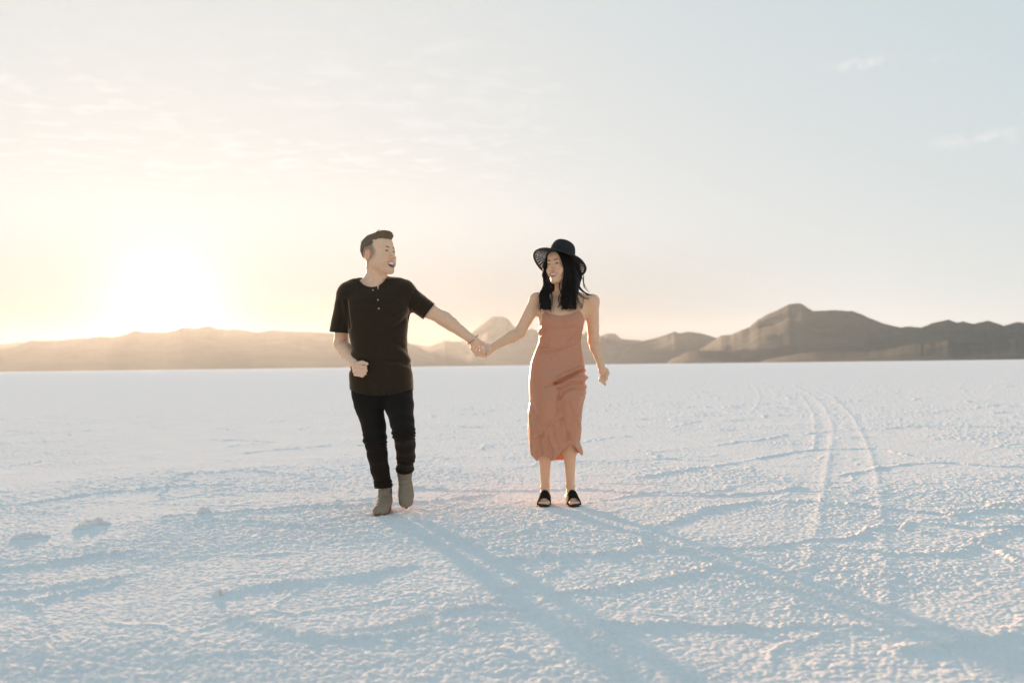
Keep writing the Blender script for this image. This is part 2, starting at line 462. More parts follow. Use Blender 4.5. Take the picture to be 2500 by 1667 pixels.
# ------------------------------------------------------------------ mountains
rock = mat('mountain_rock', (0.11, 0.10, 0.085), rough=0.95, spec=0.1)
nd, lk = rock.node_tree.nodes, rock.node_tree.links
g2 = nd.new('ShaderNodeNewGeometry')
nz = nd.new('ShaderNodeTexNoise'); nz.inputs['Scale'].default_value = 0.006; nz.inputs['Detail'].default_value = 9; nz.inputs['Roughness'].default_value = 0.7
lk.new(g2.outputs['Position'], nz.inputs['Vector'])
cr = nd.new('ShaderNodeValToRGB')
cr.color_ramp.elements[0].position = 0.35; cr.color_ramp.elements[0].color = (0.055, 0.070, 0.066, 1)
cr.color_ramp.elements[1].position = 0.68; cr.color_ramp.elements[1].color = (0.088, 0.106, 0.100, 1)
lk.new(nz.outputs[0], cr.inputs[0]); lk.new(cr.outputs[0], nd['Principled BSDF'].inputs['Base Color'])


def mountain(D, wf, wb, sil, seed, label, spur=0.30, u0=None, u1=None):
    """a range whose crest, seen from the flats, runs along sil; D distance of the crest line, wf/wb depth of its near and far slopes"""
    us = np.array([p[0] for p in sil], float); vs = np.array([p[1] for p in sil], float)
    uu = np.arange(us[0], us[-1] + 0.1, 2.5)
    vv = np.interp(uu, us, vs)
    k = (fbm(uu / 30., uu * 0, seed, 4) - 0.5) * 7 + (fbm(uu / 7., uu * 0 + 3, seed + 4, 2) - 0.5) * 2.2
    vv = vv + k * np.clip((890 - vv) / 60, 0, 1) * 0.6
    azs, tgt = [], []
    for u, v in zip(uu, vv):
        d = CAM_R @ Vector(((u - CU) / FPX, -(v - CV) / FPX, -1.0))
        azs.append(math.atan2(d.x, d.y)); tgt.append(max(0.0, d.z / math.hypot(d.x, d.y)))
    azs = np.array(azs); tgt = np.array(tgt)
    edge = sstep(0, 8, np.arange(len(uu))) * sstep(0, 8, np.arange(len(uu))[::-1])
    tgt = tgt * edge + 0.00001
    t = np.concatenate([np.linspace(-1, 0, 46), np.linspace(0, 1, 16)[1:]])
    dist = D + np.where(t < 0, t * wf, t * wb)
    A, Tt = np.meshgrid(azs, t, indexing='ij'); Dd = np.broadcast_to(dist, A.shape)
    crest = D + 0.10 * wf * (fbm(azs * D / 900., azs * 0 + 5, seed + 9, 3) - 0.5)[:, None] * 2
    Dd = Dd + (crest - D)
    X, Y = Dd * np.sin(A), Dd * np.cos(A)
    prof = np.where(Tt < 0, (1 + Tt) ** 1.25, (1 - Tt) ** 1.1)
    sc = 420.
    rid = 1 - np.abs(2 * fbm(X / sc, Y / (sc * 1.6), seed + 20, 5, 0.52) - 1)
    rid2 = 1 - np.abs(2 * fbm(X / 150., Y / 300., seed + 30, 4) - 1)
    H = prof * (1 - spur * (1 - rid) * 1.7 * (1 - prof * 0.55) - 0.10 * (1 - rid2)) - 0.0
    H = np.maximum(H, 0) * 1.0
    ratio = (H / Dd).max(axis=1)
    # the crest as seen over the camera's own height
    Hs = H / ratio[:, None] * (tgt[:, None]) + CAM_H * prof
    Hs = Hs - 2.0 * (1 - sstep(0, 0.04, prof))
    V = np.stack([X, Y, Hs], -1).reshape(-1, 3)
    n, m = A.shape
    i, j = np.meshgrid(np.arange(n - 1), np.arange(m - 1), indexing='ij')
    F = np.stack([i * m + j, i * m + j + 1, (i + 1) * m + j + 1, (i + 1) * m + j], -1).reshape(-1, 4)[:, ::-1]
    o = link('mountain', mesh_np('mountain', V, F), rock)
    o['kind'] = 'structure'; o['label'] = label
    return o


mountain(6300, 900, 500, [(-700, 880), (-500, 868), (-250, 850), (-80, 842), (0, 840), (57, 835), (110, 838), (200, 850), (330, 880), (400, 890)], 5,
         'faint farthest ridge at the left edge behind the sunlit range', 0.15)
mountain(6600, 900, 500, [(900, 885), (960, 850), (1000, 838), (1019, 841), (1036, 844), (1060, 846), (1110, 852), (1200, 880)], 6,
         'faint far ridge just right of the man in black', 0.15)
mountain(4900, 1300, 800, [(-900, 885), (-700, 870), (-500, 862), (-300, 858), (-120, 854), (0, 850), (38, 844), (73, 832), (134, 831), (180, 827), (249, 822), (272, 823), (306, 815), (329, 806), (352, 810),
         (402, 810), (429, 806), (444, 800), (482, 801), (507, 797), (528, 802), (551, 805), (574, 804), (620, 810), (670, 807), (727, 810), (804, 812), (860, 816), (920, 822), (995, 836), (1027, 850), (1060, 868), (1100, 888)], 11,
         'long low range under the sun glow', 0.2)
mountain(5300, 1300, 800, [(960, 888), (1000, 862), (1027, 850), (1045, 846), (1070, 838), (1087, 830), (1104, 835), (1125, 834), (1138, 827), (1153, 810), (1176, 793), (1198, 776), (1204, 773), (1225, 773),
         (1240, 779), (1257, 798), (1272, 803), (1286, 805), (1301, 802), (1314, 809), (1350, 818), (1390, 812), (1422, 815), (1430, 810), (1463, 820), (1479, 814), (1501, 815), (1517, 827), (1562, 830), (1640, 850), (1700, 868), (1760, 886)], 17,
         'hazy range with a rounded butte above the joined hands', 0.25)
mountain(4600, 1200, 800, [(1480, 886), (1530, 850), (1562, 833), (1606, 823), (1646, 810), (1660, 814), (1680, 808), (1718, 815), (1754, 826), (1800, 840), (1860, 862), (1930, 880)], 23,
         'low hills right of the woman', 0.25)
mountain(4000, 1300, 900, [(1640, 886), (1700, 856), (1740, 832), (1762, 819), (1785, 817), (1830, 797), (1852, 780), (1896, 758), (1925, 743), (1954, 741), (1986, 759), (2044, 757), (2080, 759), (2120, 774), (2164, 791),
         (2200, 798), (2240, 802), (2300, 815), (2400, 840), (2520, 870)], 29,
         'broad dark mountain with a rounded summit', 0.32)
mountain(3500, 1000, 800, [(2040, 882), (2120, 840), (2180, 808), (2209, 797), (2249, 799), (2276, 789), (2316, 780), (2336, 789), (2352, 786), (2379, 791), (2410, 782), (2450, 795), (2481, 787), (2500, 789), (2580, 780),
         (2700, 770), (2850, 785), (3000, 800), (3200, 830), (3400, 872)], 37,
         'dark serrated ridge running out of the right edge', 0.3)
mountain(3000, 420, 420, [(1620, 886), (1655, 870), (1680, 860), (1705, 856), (1762, 855), (1798, 867), (1830, 882)], 43,
         'small near foothill below the low hills', 0.2)
mountain(2700, 500, 500, [(1850, 882), (1920, 868), (1990, 860), (2100, 860), (2164, 853), (2230, 840), (2320, 832), (2400, 834), (2500, 828), (2650, 822), (2800, 835), (3000, 860), (3150, 878)], 47,
         'near dark foothills along the right shoreline', 0.25)

# ------------------------------------------------------------------ air
hz = bpy.data.materials.new('haze_air')
hz.use_nodes = True
hn, hl = hz.node_tree.nodes, hz.node_tree.links
hn.remove(hn['Principled BSDF'])
pv = hn.new('ShaderNodeVolumePrincipled')
pv.inputs['Color'].default_value = (0.84, 0.93, 1.0, 1)
pv.inputs['Density'].default_value = 0.000029
pv.inputs['Anisotropy'].default_value = 0.6
hl.new(pv.outputs[0], hn['Material Output'].inputs['Volume'])
Lh, top, bot = 7500., 275., -1.5
V = np.array([(x, y, z) for x in (-Lh, Lh) for y in (-Lh, Lh) for z in (bot, top)], float)
F = np.array([(0, 1, 3, 2), (4, 6, 7, 5), (0, 4, 5, 1), (2, 3, 7, 6), (0, 2, 6, 4), (1, 5, 7, 3)])
ho = link('haze', mesh_np('haze', V, F, smooth=False), hz)
ho['kind'] = 'stuff'
ho['label'] = 'warm dusty evening air over the whole salt flat'


# ------------------------------------------------------------------ solid modelling with distance fields
def axis(lo, hi, coarse, fine):
    """grid coordinates from lo to hi; fine = [(a, b, step)]"""
    out = [lo]
    while out[-1] < hi:
        s = coarse
        for a, b, f in fine:
            if a - 0.012 < out[-1] < b + 0.012:
                s = min(s, f)
        out.append(out[-1] + s)
    return np.array(out, np.float32)


class Field:
    def __init__(self, xs, ys, zs):
        self.a = (xs, ys, zs)
        self.v = np.full((len(xs), len(ys), len(zs)), 1.0, np.float32)

    def block(self, lo, hi):
        sl = []
        for a, l, h in zip(self.a, lo, hi):
            i = max(0, np.searchsorted(a, l) - 2); j = min(len(a), np.searchsorted(a, h) + 2)
            sl.append(slice(i, j))
        X = self.a[0][sl[0]][:, None, None]; Y = self.a[1][sl[1]][None, :, None]; Z = self.a[2][sl[2]][None, None, :]
        return tuple(sl), X, Y, Z

    def put(self, sl, d, k, op):
        if d.size == 0: return
        b = self.v[sl]
        if op == 'add':
            if k > 0:
                h = np.maximum(k - np.abs(d - b), 0) / k
                self.v[sl] = np.minimum(d, b) - h * h * k * 0.25
            else:
                self.v[sl] = np.minimum(d, b)
        else:
            d = -d
            h = np.maximum(k - np.abs(d - b), 0) / max(k, 1e-6)
            self.v[sl] = np.maximum(d, b) + h * h * k * 0.25

    def cap(self, a, b, ra, rb, k=0.01, op='add', flat=None, mg=0.02):
        """tapered capsule; flat = (axis vector, factor) squeezes the section along that axis"""
        a = np.array(a, float); b = np.array(b, float)
        r = max(ra, rb) * (max(1, flat[1]) if flat else 1) + k + mg
        sl, X, Y, Z = self.block(np.minimum(a, b) - r, np.maximum(a, b) + r)
        self.put(sl, capd(X, Y, Z, a, b, ra, rb, flat), k, op)

    def ell(self, c, rad, Rm=None, k=0.01, op='add', mg=0.02):
        r = max(rad) + k + mg
        c = np.array(c, float)
        sl, X, Y, Z = self.block(c - r, c + r)
        self.put(sl, elld(X, Y, Z, c, rad, Rm), k, op)

    def slices(self, tab, k=0.01, op='add', off=0.0, n=2.3):
        """a body of stacked ovals; rows (z, cx, cy, half width, half depth) from low to high z"""
        t = np.array(sorted(tab), float)
        r = t[:, 3:5].max() + 0.05
        lo = np.array([t[:, 1].min() - r, t[:, 2].min() - r, t[0, 0] - 0.03]); hi = np.array([t[:, 1].max() + r, t[:, 2].max() + r, t[-1, 0] + 0.03])
        sl, X, Y, Z = self.block(lo, hi)
        z = Z.ravel()
        f = [np.interp(z, t[:, 0], t[:, i])[None, None, :] for i in (1, 2, 3, 4)]
        for _ in range(0): pass
        A, B = f[2] + off, f[3] + off
        q = (np.abs((X - f[0]) / A) ** n + np.abs((Y - f[1]) / B) ** n) ** (1.0 / n)
        d = (q - 1) * np.minimum(A, B)
        zc = (t[0, 0] + t[-1, 0]) / 2; zh = (t[-1, 0] - t[0, 0]) / 2
        d = np.maximum(d, np.abs(Z - zc) - zh)
        self.put(sl, d.astype(np.float32), k, op)

    def mesh(self):
        xs, ys, zs = self.a
        v = self.v
        ins = v < 0
        cnt = np.zeros((v.shape[0] - 1, v.shape[1] - 1, v.shape[2] - 1), np.uint8)
        for i in (0, 1):
            for j in (0, 1):
                for k in (0, 1):
                    cnt += ins[i:i + cnt.shape[0], j:j + cnt.shape[1], k:k + cnt.shape[2]]
        act = np.argwhere((cnt > 0) & (cnt < 8))
        I, J, K = act.T
        idx = np.full(cnt.shape, -1, np.int32); idx[I, J, K] = np.arange(len(act))
        cs = {}
        for i in (0, 1):
            for j in (0, 1):
                for k in (0, 1):
                    cs[i, j, k] = v[I + i, J + j, K + k]
        P = np.zeros((len(act), 3)); n = np.zeros(len(act))
        for ax in range(3):
            for p in (0, 1):
                for q in (0, 1):
                    c0 = [0, 0, 0]; o = [a for a in range(3) if a != ax]
                    c0[o[0]] = p; c0[o[1]] = q
                    c1 = list(c0); c1[ax] = 1
                    a, b = cs[tuple(c0)], cs[tuple(c1)]
                    m = (a < 0) != (b < 0)
                    t = np.where(m, a / np.where(m, a - b, 1), 0)
                    pos = np.stack([xs[I + c0[0]], ys[J + c0[1]], zs[K + c0[2]]], -1).astype(float)
                    g = [xs, ys, zs][ax]; ii_ = [I, J, K][ax]
                    pos[:, ax] += t * (g[ii_ + 1] - g[ii_])
                    P += pos * m[:, None]; n += m
        P /= n[:, None]
        Fq = []
        for ax in range(3):
            s0 = [slice(1, -1)] * 3; s0[ax] = slice(0, -1)
            s1 = list(s0); s1[ax] = slice(1, None)
            A_, B_ = ins[tuple(s0)], ins[tuple(s1)]
            e = np.argwhere(A_ != B_)
            if len(e) == 0: continue
            sgn = A_[tuple(e.T)]
            off = np.array([1, 1, 1]); off[ax] = 0
            e = e + off
            u, w = [(1, 2), (2, 0), (0, 1)][ax]
            du = np.zeros(3, int); du[u] = 1; dw = np.zeros(3, int); dw[w] = 1
            q = [e - du - dw, e - dw, e, e - du]
            q = np.stack([idx[tuple(x.T)] for x in q], -1)
            q = np.where(sgn[:, None], q, q[:, ::-1])
            Fq.append(q)
        F = np.concatenate(Fq)
        F = F[(F >= 0).all(1)]
        return P, F


def capd(X, Y, Z, a, b, ra, rb, flat=None):
    u = b - a; L2 = max((u * u).sum(), 1e-12)
    t = np.clip(((X - a[0]) * u[0] + (Y - a[1]) * u[1] + (Z - a[2]) * u[2]) / L2, 0, 1)
    qx, qy, qz = X - a[0] - t * u[0], Y - a[1] - t * u[1], Z - a[2] - t * u[2]
    if flat:
        n = np.array(flat[0], float); n /= np.linalg.norm(n)
        s = qx * n[0] + qy * n[1] + qz * n[2]
        e = s * (1 / flat[1] - 1)
        qx, qy, qz = qx + n[0] * e, qy + n[1] * e, qz + n[2] * e
        return ((np.sqrt(qx * qx + qy * qy + qz * qz) - (ra + (rb - ra) * t)) * min(1, flat[1])).astype(np.float32)
    return (np.sqrt(qx * qx + qy * qy + qz * qz) - (ra + (rb - ra) * t)).astype(np.float32)


def elld(X, Y, Z, c, rad, Rm=None):
    x, y, z = X - c[0], Y - c[1], Z - c[2]
    if Rm is not None:
        Rm = np.array(Rm)
        x, y, z = (Rm[0, 0] * x + Rm[1, 0] * y + Rm[2, 0] * z, Rm[0, 1] * x + Rm[1, 1] * y + Rm[2, 1] * z, Rm[0, 2] * x + Rm[1, 2] * y + Rm[2, 2] * z)
    k0 = np.sqrt((x / rad[0]) ** 2 + (y / rad[1]) ** 2 + (z / rad[2]) ** 2)
    k1 = np.sqrt((x / rad[0] ** 2) ** 2 + (y / rad[1] ** 2) ** 2 + (z / rad[2] ** 2) ** 2)
    return (k0 * (k0 - 1) / np.maximum(k1, 1e-6)).astype(np.float32)


def clip(V, F, g):
    """cut away the part of the mesh where g(V) > 0; returns V and [quads, tris]"""
    gv = g(V)
    quads, tris = (F if isinstance(F, list) else [F, np.zeros((0, 3), int)])
    q = gv[quads] > 0
    keep = quads[~q.any(1)]
    mix = quads[q.any(1) & ~q.all(1)]
    T = [np.array(tris, int).reshape(-1, 3)] + [mix[:, [0, 1, 2]], mix[:, [0, 2, 3]]]
    T = np.concatenate(T)
    t = gv[T] > 0
    out = [tuple(x) for x in T[~t.any(1)]]
    V = list(map(tuple, V)); cache = {}

    def cut(a, b):
        key = (min(a, b), max(a, b))
        if key not in cache:
            s = gv[a] / (gv[a] - gv[b])
            pa, pb = np.array(V[a]), np.array(V[b])
            V.append(tuple(pa + (pb - pa) * s)); cache[key] = len(V) - 1
        return cache[key]
    for tri, m in zip(T[t.any(1) & ~t.all(1)], t[t.any(1) & ~t.all(1)]):
        tri = [int(x) for x in tri]
        if m.sum() == 2:
            i = int(np.argmin(m)); a, b, c = tri[i], tri[(i + 1) % 3], tri[(i + 2) % 3]
            out.append((a, cut(a, b), cut(a, c)))
        else:
            i = int(np.argmax(m)); a, b, c = tri[i], tri[(i + 1) % 3], tri[(i + 2) % 3]
            ab, ac = cut(a, b), cut(a, c)
            out.append((ab, b, c)); out.append((ab, c, ac))
    return compact(np.array(V), [keep, np.array(out, int).reshape(-1, 3)])


def compact(V, Fs):
    used = np.zeros(len(V), bool)
    for f in Fs:
        if len(f): used[f.ravel()] = True
    m = np.cumsum(used) - 1
    return V[used], [m[f] if len(f) else f for f in Fs]


def normals(V, Fs):
    n = np.zeros_like(V)
    for f in (Fs if isinstance(Fs, list) else [Fs]):
        if len(f) == 0: continue
        a = V[f[:, 2]] - V[f[:, 0]]
        b = (V[f[:, 3]] - V[f[:, 1]]) if f.shape[1] == 4 else (V[f[:, 2]] - V[f[:, 1]])
        c = np.cross(a, b)
        for i in range(f.shape[1]):
            np.add.at(n, f[:, i], c)
    return n / np.maximum(np.linalg.norm(n, axis=1, keepdims=True), 1e-9)


def relax(V, F, n=1, w=0.5):
    Fs = F if isinstance(F, list) else [F]
    E = np.concatenate([np.stack([f[:, i], f[:, (i + 1) % f.shape[1]]], -1) for f in Fs if len(f) for i in range(f.shape[1])])
    for _ in range(n):
        s = np.zeros_like(V); c = np.zeros(len(V))
        for a, b in ((0, 1), (1, 0)):
            for ax in range(3):
                s[:, ax] += np.bincount(E[:, a], V[E[:, b], ax], len(V))
            c += np.bincount(E[:, a], minlength=len(V))
        V = V * (1 - w) + w * s / np.maximum(c, 1)[:, None]
    return V


def n3(P, f, s=0, o=2):
    """cheap noise on the surface of a body, -1..1"""
    a = fbm(P[:, 0] * f + P[:, 1] * f * 0.7, P[:, 2] * f, s, o)
    b = fbm(P[:, 1] * f - P[:, 0] * f * 0.6 + 31, P[:, 2] * f * 1.1 + P[:, 0] * f * 0.3, s + 50, o)
    return (a + b) - 1.0


def tube(pts, rads, seg=6, flat=1.0):
    """a tapered tube along points -> V, F quads"""
    pts = np.array(pts, float); n = len(pts)
    rads = np.broadcast_to(np.array(rads, float), (n,))
    tg = np.gradient(pts, axis=0); tg /= np.maximum(np.linalg.norm(tg, axis=1, keepdims=True), 1e-9)
    ref = np.array([0.13, 1.0, 0.21]); 
    if abs(np.dot(ref / np.linalg.norm(ref), tg[0])) > 0.9: ref = np.array([1.0, 0.1, 0.2])
    V = []
    for p, t, r in zip(pts, tg, rads):
        a = np.cross(t, ref); a /= np.linalg.norm(a); b = np.cross(a, t)
        for k in range(seg):
            th = 2 * math.pi * k / seg
            V.append(p + r * (math.cos(th) * a + flat * math.sin(th) * b))
    F = [(i * seg + k, i * seg + (k + 1) % seg, (i + 1) * seg + (k + 1) % seg, (i + 1) * seg + k) for i in range(n - 1) for k in range(seg)]
    return np.array(V), np.array(F)[:, ::-1]


def spline(pts, n=8):
    pts = [np.array(p, float) for p in pts]
    P = [pts[0]] + pts + [pts[-1]]
    out = []
    for i in range(1, len(P) - 2):
        p0, p1, p2, p3 = P[i - 1:i + 3]
        for k in range(n):
            t = k / n
            out.append(0.5 * ((2 * p1) + (-p0 + p2) * t + (2 * p0 - 5 * p1 + 4 * p2 - p3) * t * t + (-p0 + 3 * p1 - 3 * p2 + p3) * t ** 3))
    out.append(pts[-1])
    return np.array(out)


class Parts:
    """collects pieces of one part into one mesh"""
    def __init__(self): self.V, self.F, self.n = [], [], 0

    def add(self, V, F):
        self.V.append(np.array(V)); self.F.append(np.array(F) + self.n); self.n += len(V)

    def build(self, name, m, parent, smooth=True):
        q = [f for f in self.F if f.shape[1] == 4]; t = [f for f in self.F if f.shape[1] == 3]
        Fs = ([np.concatenate(q)] if q else []) + ([np.concatenate(t)] if t else [])
        return link(name, mesh_np(name, np.concatenate(self.V), Fs, smooth), m, parent)


def blob(c, r, seg=10, ring=7, M=None):
    """small ellipsoid"""
    V, F = [], []
    for i in range(ring + 1):
        ph = math.pi * i / ring
        for j in range(seg):
            th = 2 * math.pi * j / seg
            p = np.array([r[0] * math.sin(ph) * math.cos(th), r[1] * math.sin(ph) * math.sin(th), r[2] * math.cos(ph)])
            if M is not None: p = np.array(M) @ p
            V.append(p + np.array(c))
    for i in range(ring):
        for j in range(seg):
            F.append((i * seg + j, (i + 1) * seg + j, (i + 1) * seg + (j + 1) % seg, i * seg + (j + 1) % seg))
    return np.array(V), np.array(F)


def w(u, v, y): return np.array(W(u, v, y))


# ---- a head; local frame: face looks along -Y, +Z up, origin midway between the ears at eye height
class Head:
    def __init__(self, pos, yaw, pitch, roll, scale, male, mouth):
        """yaw turns the face towards +X; pitch lifts the chin; roll tips the crown towards -X as seen in front"""
        self.p = np.array(pos, float); self.s = scale; self.male = male; self.mouth = mouth
        self.M = np.array(Matrix.Rotation(R(-roll), 3, 'Y') @ Matrix.Rotation(R(yaw), 3, 'Z') @ Matrix.Rotation(R(-pitch), 3, 'X'))

    def out(self, l):
        return self.p + self.s * (self.M @ np.array(l, float))

    def outs(self, L):
        return self.p + self.s * (np.asarray(L, float) @ self.M.T)

    def inv(self, P):
        return ((P - self.p) @ self.M) / self.s

    def carve(self, fld):
        r = 0.165 * self.s
        sl, X, Y, Z = fld.block(self.p - r, self.p + r)
        dx, dy, dz = X - self.p[0], Y - self.p[1], Z - self.p[2]
        M, s = self.M, self.s
        x = ((dx * M[0, 0] + dy * M[1, 0] + dz * M[2, 0]) / s).astype(np.float32)
        y = ((dx * M[0, 1] + dy * M[1, 1] + dz * M[2, 1]) / s).astype(np.float32)
        z = ((dx * M[0, 2] + dy * M[1, 2] + dz * M[2, 2]) / s).astype(np.float32)
        ax = np.abs(x)
        m = self.male
        d = elld(x, y, z, (0, .018, .033), (.0765, .098, .083))

        def add(e, k):
            nonlocal d
            h = np.maximum(k - np.abs(d - e), 0) / k
            d = np.minimum(d, e) - h * h * k * 0.25

        def sub(e, k):
            nonlocal d
            e = -e
            h = np.maximum(k - np.abs(d - e), 0) / k
            d = np.maximum(d, e) + h * h * k * 0.25
        A = np.array
        jw = 1.0 if m else 0.90
        add(elld(ax, y, z, (0, -.030, -.028), (.0645 if m else .063, .062, .080)), .03)
        add(elld(ax, y, z, (0, -.026, .045), (.064, .064, .056)), .02)
        add(elld(ax, y, z, (0, -.036, -.078), (.050 * jw, .050, .038)), .02)
        add(capd(ax, y, z, A((.052 * jw, .004, -.056)), A((.020 * jw, -.066, -.108 if m else -.104)), .0185, .016), .025)
        add(elld(ax, y, z, (0, -.079, -.113 if m else -.108), (.023 * jw, .018, .017)), .020)
        add(elld(ax, y, z, (.040, -.064, -.036) if m else (.044, -.060, -.036), (.024, .021, .020) if m else (.0255, .024, .022)), .018)
        add(capd(ax, y, z, A((.0, -.087, .014)), A((.040, -.076, .017)), .0095 if m else .007, .008 if m else .006), .016)
        full = d
        band = (d < .036) & (d > -.034)
        x, y, z, ax, d = x[band], y[band], z[band], ax[band], d[band]
        # eyes: sockets, lids squeezed by the smile, and the slit between them
        sub(elld(ax, y, z, (.031, -.099, .001), (.019, .013, .0105)), .010)
        add(elld(ax, y, z, (.0315, -.078, .000), (.0155, .0115, .0115)), .006)
        add(elld(ax, y, z, (.0315, -.0815, -.0085), (.0145, .0075, .0050)), .004)
        sub(capd(ax, y, z, A((.0225, -.094, -.0022)), A((.0400, -.086, -.0010)), .0016, .0014), .0015)
        # nose
        add(capd(ax, y, z, A((0, -.088, .004)), A((0, -.110, -.034)), .0070, .0082), .012)
        add(elld(ax, y, z, (0, -.1135, -.0365), (.0100, .0100, .0082)), .007)
        add(elld(ax, y, z, (.0125, -.1010, -.0405), (.0068, .0090, .0062)), .006)
        sub(elld(ax, y, z, (.0065, -.1075, -.0485), (.0034, .0050, .0040)), .003)
        # mouth: muzzle, opening, lips
        mw, mh, mz = self.mouth
        add(elld(ax, y, z, (0, -.078, mz), (.030, .0215, .025)), .012)
        add(elld(ax, y, z, (.040, -.074, mz + .012), (.013, .012, .018)), .014)
        # the lip line curves up towards the corners
        zz = z - (mz + (ax / mw) ** 2 * .0075 - .002)
        yy = y + .099 - (ax / mw) ** 2 * .018
        op = elld(ax, yy, zz, (0, 0, 0), (mw, .017, mh))
        ring = np.sqrt((np.sqrt((ax / (mw + .002)) ** 2 + (zz / (mh + .002)) ** 2) - 1) ** 2 * (mh + .004) ** 2 + (yy - .0015) ** 2) - .0045
        add(ring.astype(np.float32), .006)
        sub(op, .002)
        # smile creases
        sub(capd(ax, y, z, A((.018, -.1035, -.040)), A((.042, -.089, mz - .004)), .0040, .0046), .006)
        # ears
        Re = np.array(Matrix.Rotation(R(12), 3, 'X') @ Matrix.Rotation(R(-24), 3, 'Z'))
        ex, ey, ez = ax - .0775, y - .017, z + .010
        ex, ey, ez = (Re[0, 0] * ex + Re[1, 0] * ey + Re[2, 0] * ez, Re[0, 1] * ex + Re[1, 1] * ey + Re[2, 1] * ez, Re[0, 2] * ex + Re[1, 2] * ey + Re[2, 2] * ez)
        e = elld(ex, ey, ez, (0, 0, 0), (.0075, .0175, .0305))
        e = np.maximum(e, -elld(ex, ey, ez, (.0085, -.0010, .0045), (.0085, .0120, .0205)))
        e = np.minimum(e, capd(ex, ey, ez, A((.0015, .0045, .014)), A((.0025, .0030, -.010)), .0030, .0030))
        e = np.maximum(e, -elld(ex, ey, ez, (.0080, -.0060, -.0050), (.0100, .0060, .0080)))
        add(e, .004)
        if m:
            add(elld(ax, y, z, (0, -.036, -.135), (.009, .010, .013)), .02)
        full[band] = d
        fld.put(sl, full * s, 0.022, 'add')


def head_tint(H, P, skin, lip, stub=None):
    """colour of each vertex of a body: lips, ruddier ears and nose, clipped sides of the hair"""
    L = H.inv(P)
    n = len(P)
    c = np.tile(np.array(skin, float), (n, 1))
    x, y, z = L.T
    nearh = (np.abs(x) < .12) & (y > -.14) & (y < .14) & (z > -.14) & (z < .14)

    def mixin(m, col):
        m = (m * nearh)[:, None]
        c[:] = c * (1 - m) + np.array(col) * m
    mw, mh, mz = H.mouth
    ax = np.abs(x)
    zz = z - (mz + (ax / mw) ** 2 * .0075 - .002)
    q = np.sqrt((ax / (mw + .004)) ** 2 + (zz / (mh + .0048)) ** 2)
    mixin(sstep(1.10, 0.97, q) * (y < -.06), lip)
    red = [skin[0] * 1.02, skin[1] * .84, skin[2] * .78]
    mixin(sstep(.066, .078, ax) * (np.abs(y - .016) < .03) * (np.abs(z + .01) < .04), red)
    mixin(0.5 * np.exp(-((x / .02) ** 2 + ((y + .11) / .016) ** 2 + ((z + .04) / .014) ** 2)), red)
    mixin(0.35 * np.exp(-(((ax - .043) / .018) ** 2 + ((z + .035) / .018) ** 2)) * (y < -.04), red)
    if stub is not None:
        # short clipped sides and nape
        m = sstep(-.048, -.018, y - 0.35 * (z - .01) * (z > .01)) * sstep(-.060, -.015, z + np.clip(y, -.03, .1) * 0.55)
        ear = np.exp(-(((y - .018) / .019) ** 6 + ((z + .012) / .031) ** 6)) * (ax > .070)
        m = m * (1 - ear)
        side = sstep(-.045, .03, z)
        mixin(m * (0.62 + 0.33 * side), stub)
        mixin(0.16 * sstep(.0, -.02, y) * sstep(-.05, -.075, z) , [stub[0] * 1.5, stub[1] * 1.5, stub[2] * 1.5])
    return c


def face_parts(H, root, m_brow, m_eye, m_white, m_teeth, m_mouth, brow_h=.0215, brow_w=.0024):
    for sx in (-1, 1):
        # eyebrow: a short tapering tuft along the brow
        pts = [(sx * .013, -.0945, brow_h - .004), (sx * .023, -.0945, brow_h + .0012), (sx * .034, -.0885, brow_h + .0028), (sx * .045, -.0775, brow_h - .0045)]
        pts = H.outs(spline(pts, 4))
        V, F = tube(pts, np.interp(np.linspace(0, 1, len(pts)), [0, .15, .6, 1], [.0012, brow_w, brow_w * .8, .0006]) * H.s, 6)
        link('eyebrow', mesh_np('eyebrow', V, F), m_brow, root)
        V, F = blob(H.out((sx * .0312, -.0782, -.0012)), np.array((.0125, .0105, .0105)) * H.s, 14, 9, H.M)
        e = link('eye', mesh_np('eye', V, F), m_white, root)
        V, F = blob(H.out((sx * .0312, -.0865, -.0014)), np.array((.0056, .0030, .0036)) * H.s, 12, 6, H.M)
        link('iris', mesh_np('iris', V, F), m_eye, e)
        # lashes along the upper lid
        pts = H.outs(spline([(sx * .0200, -.0910, -.0026), (sx * .0260, -.0925, .0010), (sx * .0335, -.0900, .0022), (sx * .0430, -.0830, -.0012)], 4))
        V, F = tube(pts, np.interp(np.linspace(0, 1, len(pts)), [0, .5, 1], [.0008, .0019, .0012]) * H.s * (1 if H.male else 1.45), 5)
        link('eyelash', mesh_np('eyelash', V, F), m_eye, root)
    mw, mh, mz = H.mouth
    # the hollow of the mouth and the upper (and lower) row of teeth
    V, F = blob(H.out((0, -.066, mz)), np.array((mw * .95, .022, mh * 1.1)) * H.s, 14, 8, H.M)
    mo = link('mouth', mesh_np('mouth', V, F), m_mouth, root)
    T = Parts()
    for k in range(-4, 5):
        x = k * mw * .2
        wd = mw * .125 * (1.12 if k == 0 or abs(k) == 1 else 1)
        zt = mz + mh * (.40 if H.male else .12) + (abs(x) / mw) ** 2 * .0055
        V, F = blob(H.out((x, -.0945 + (x / mw) ** 2 * .0145, zt)), np.array((wd, .0028, mh * (.56 if H.male else .78))) * H.s, 8, 6, H.M)
        T.add(V, F)
    T.build('teeth', m_teeth, root)
    return mo


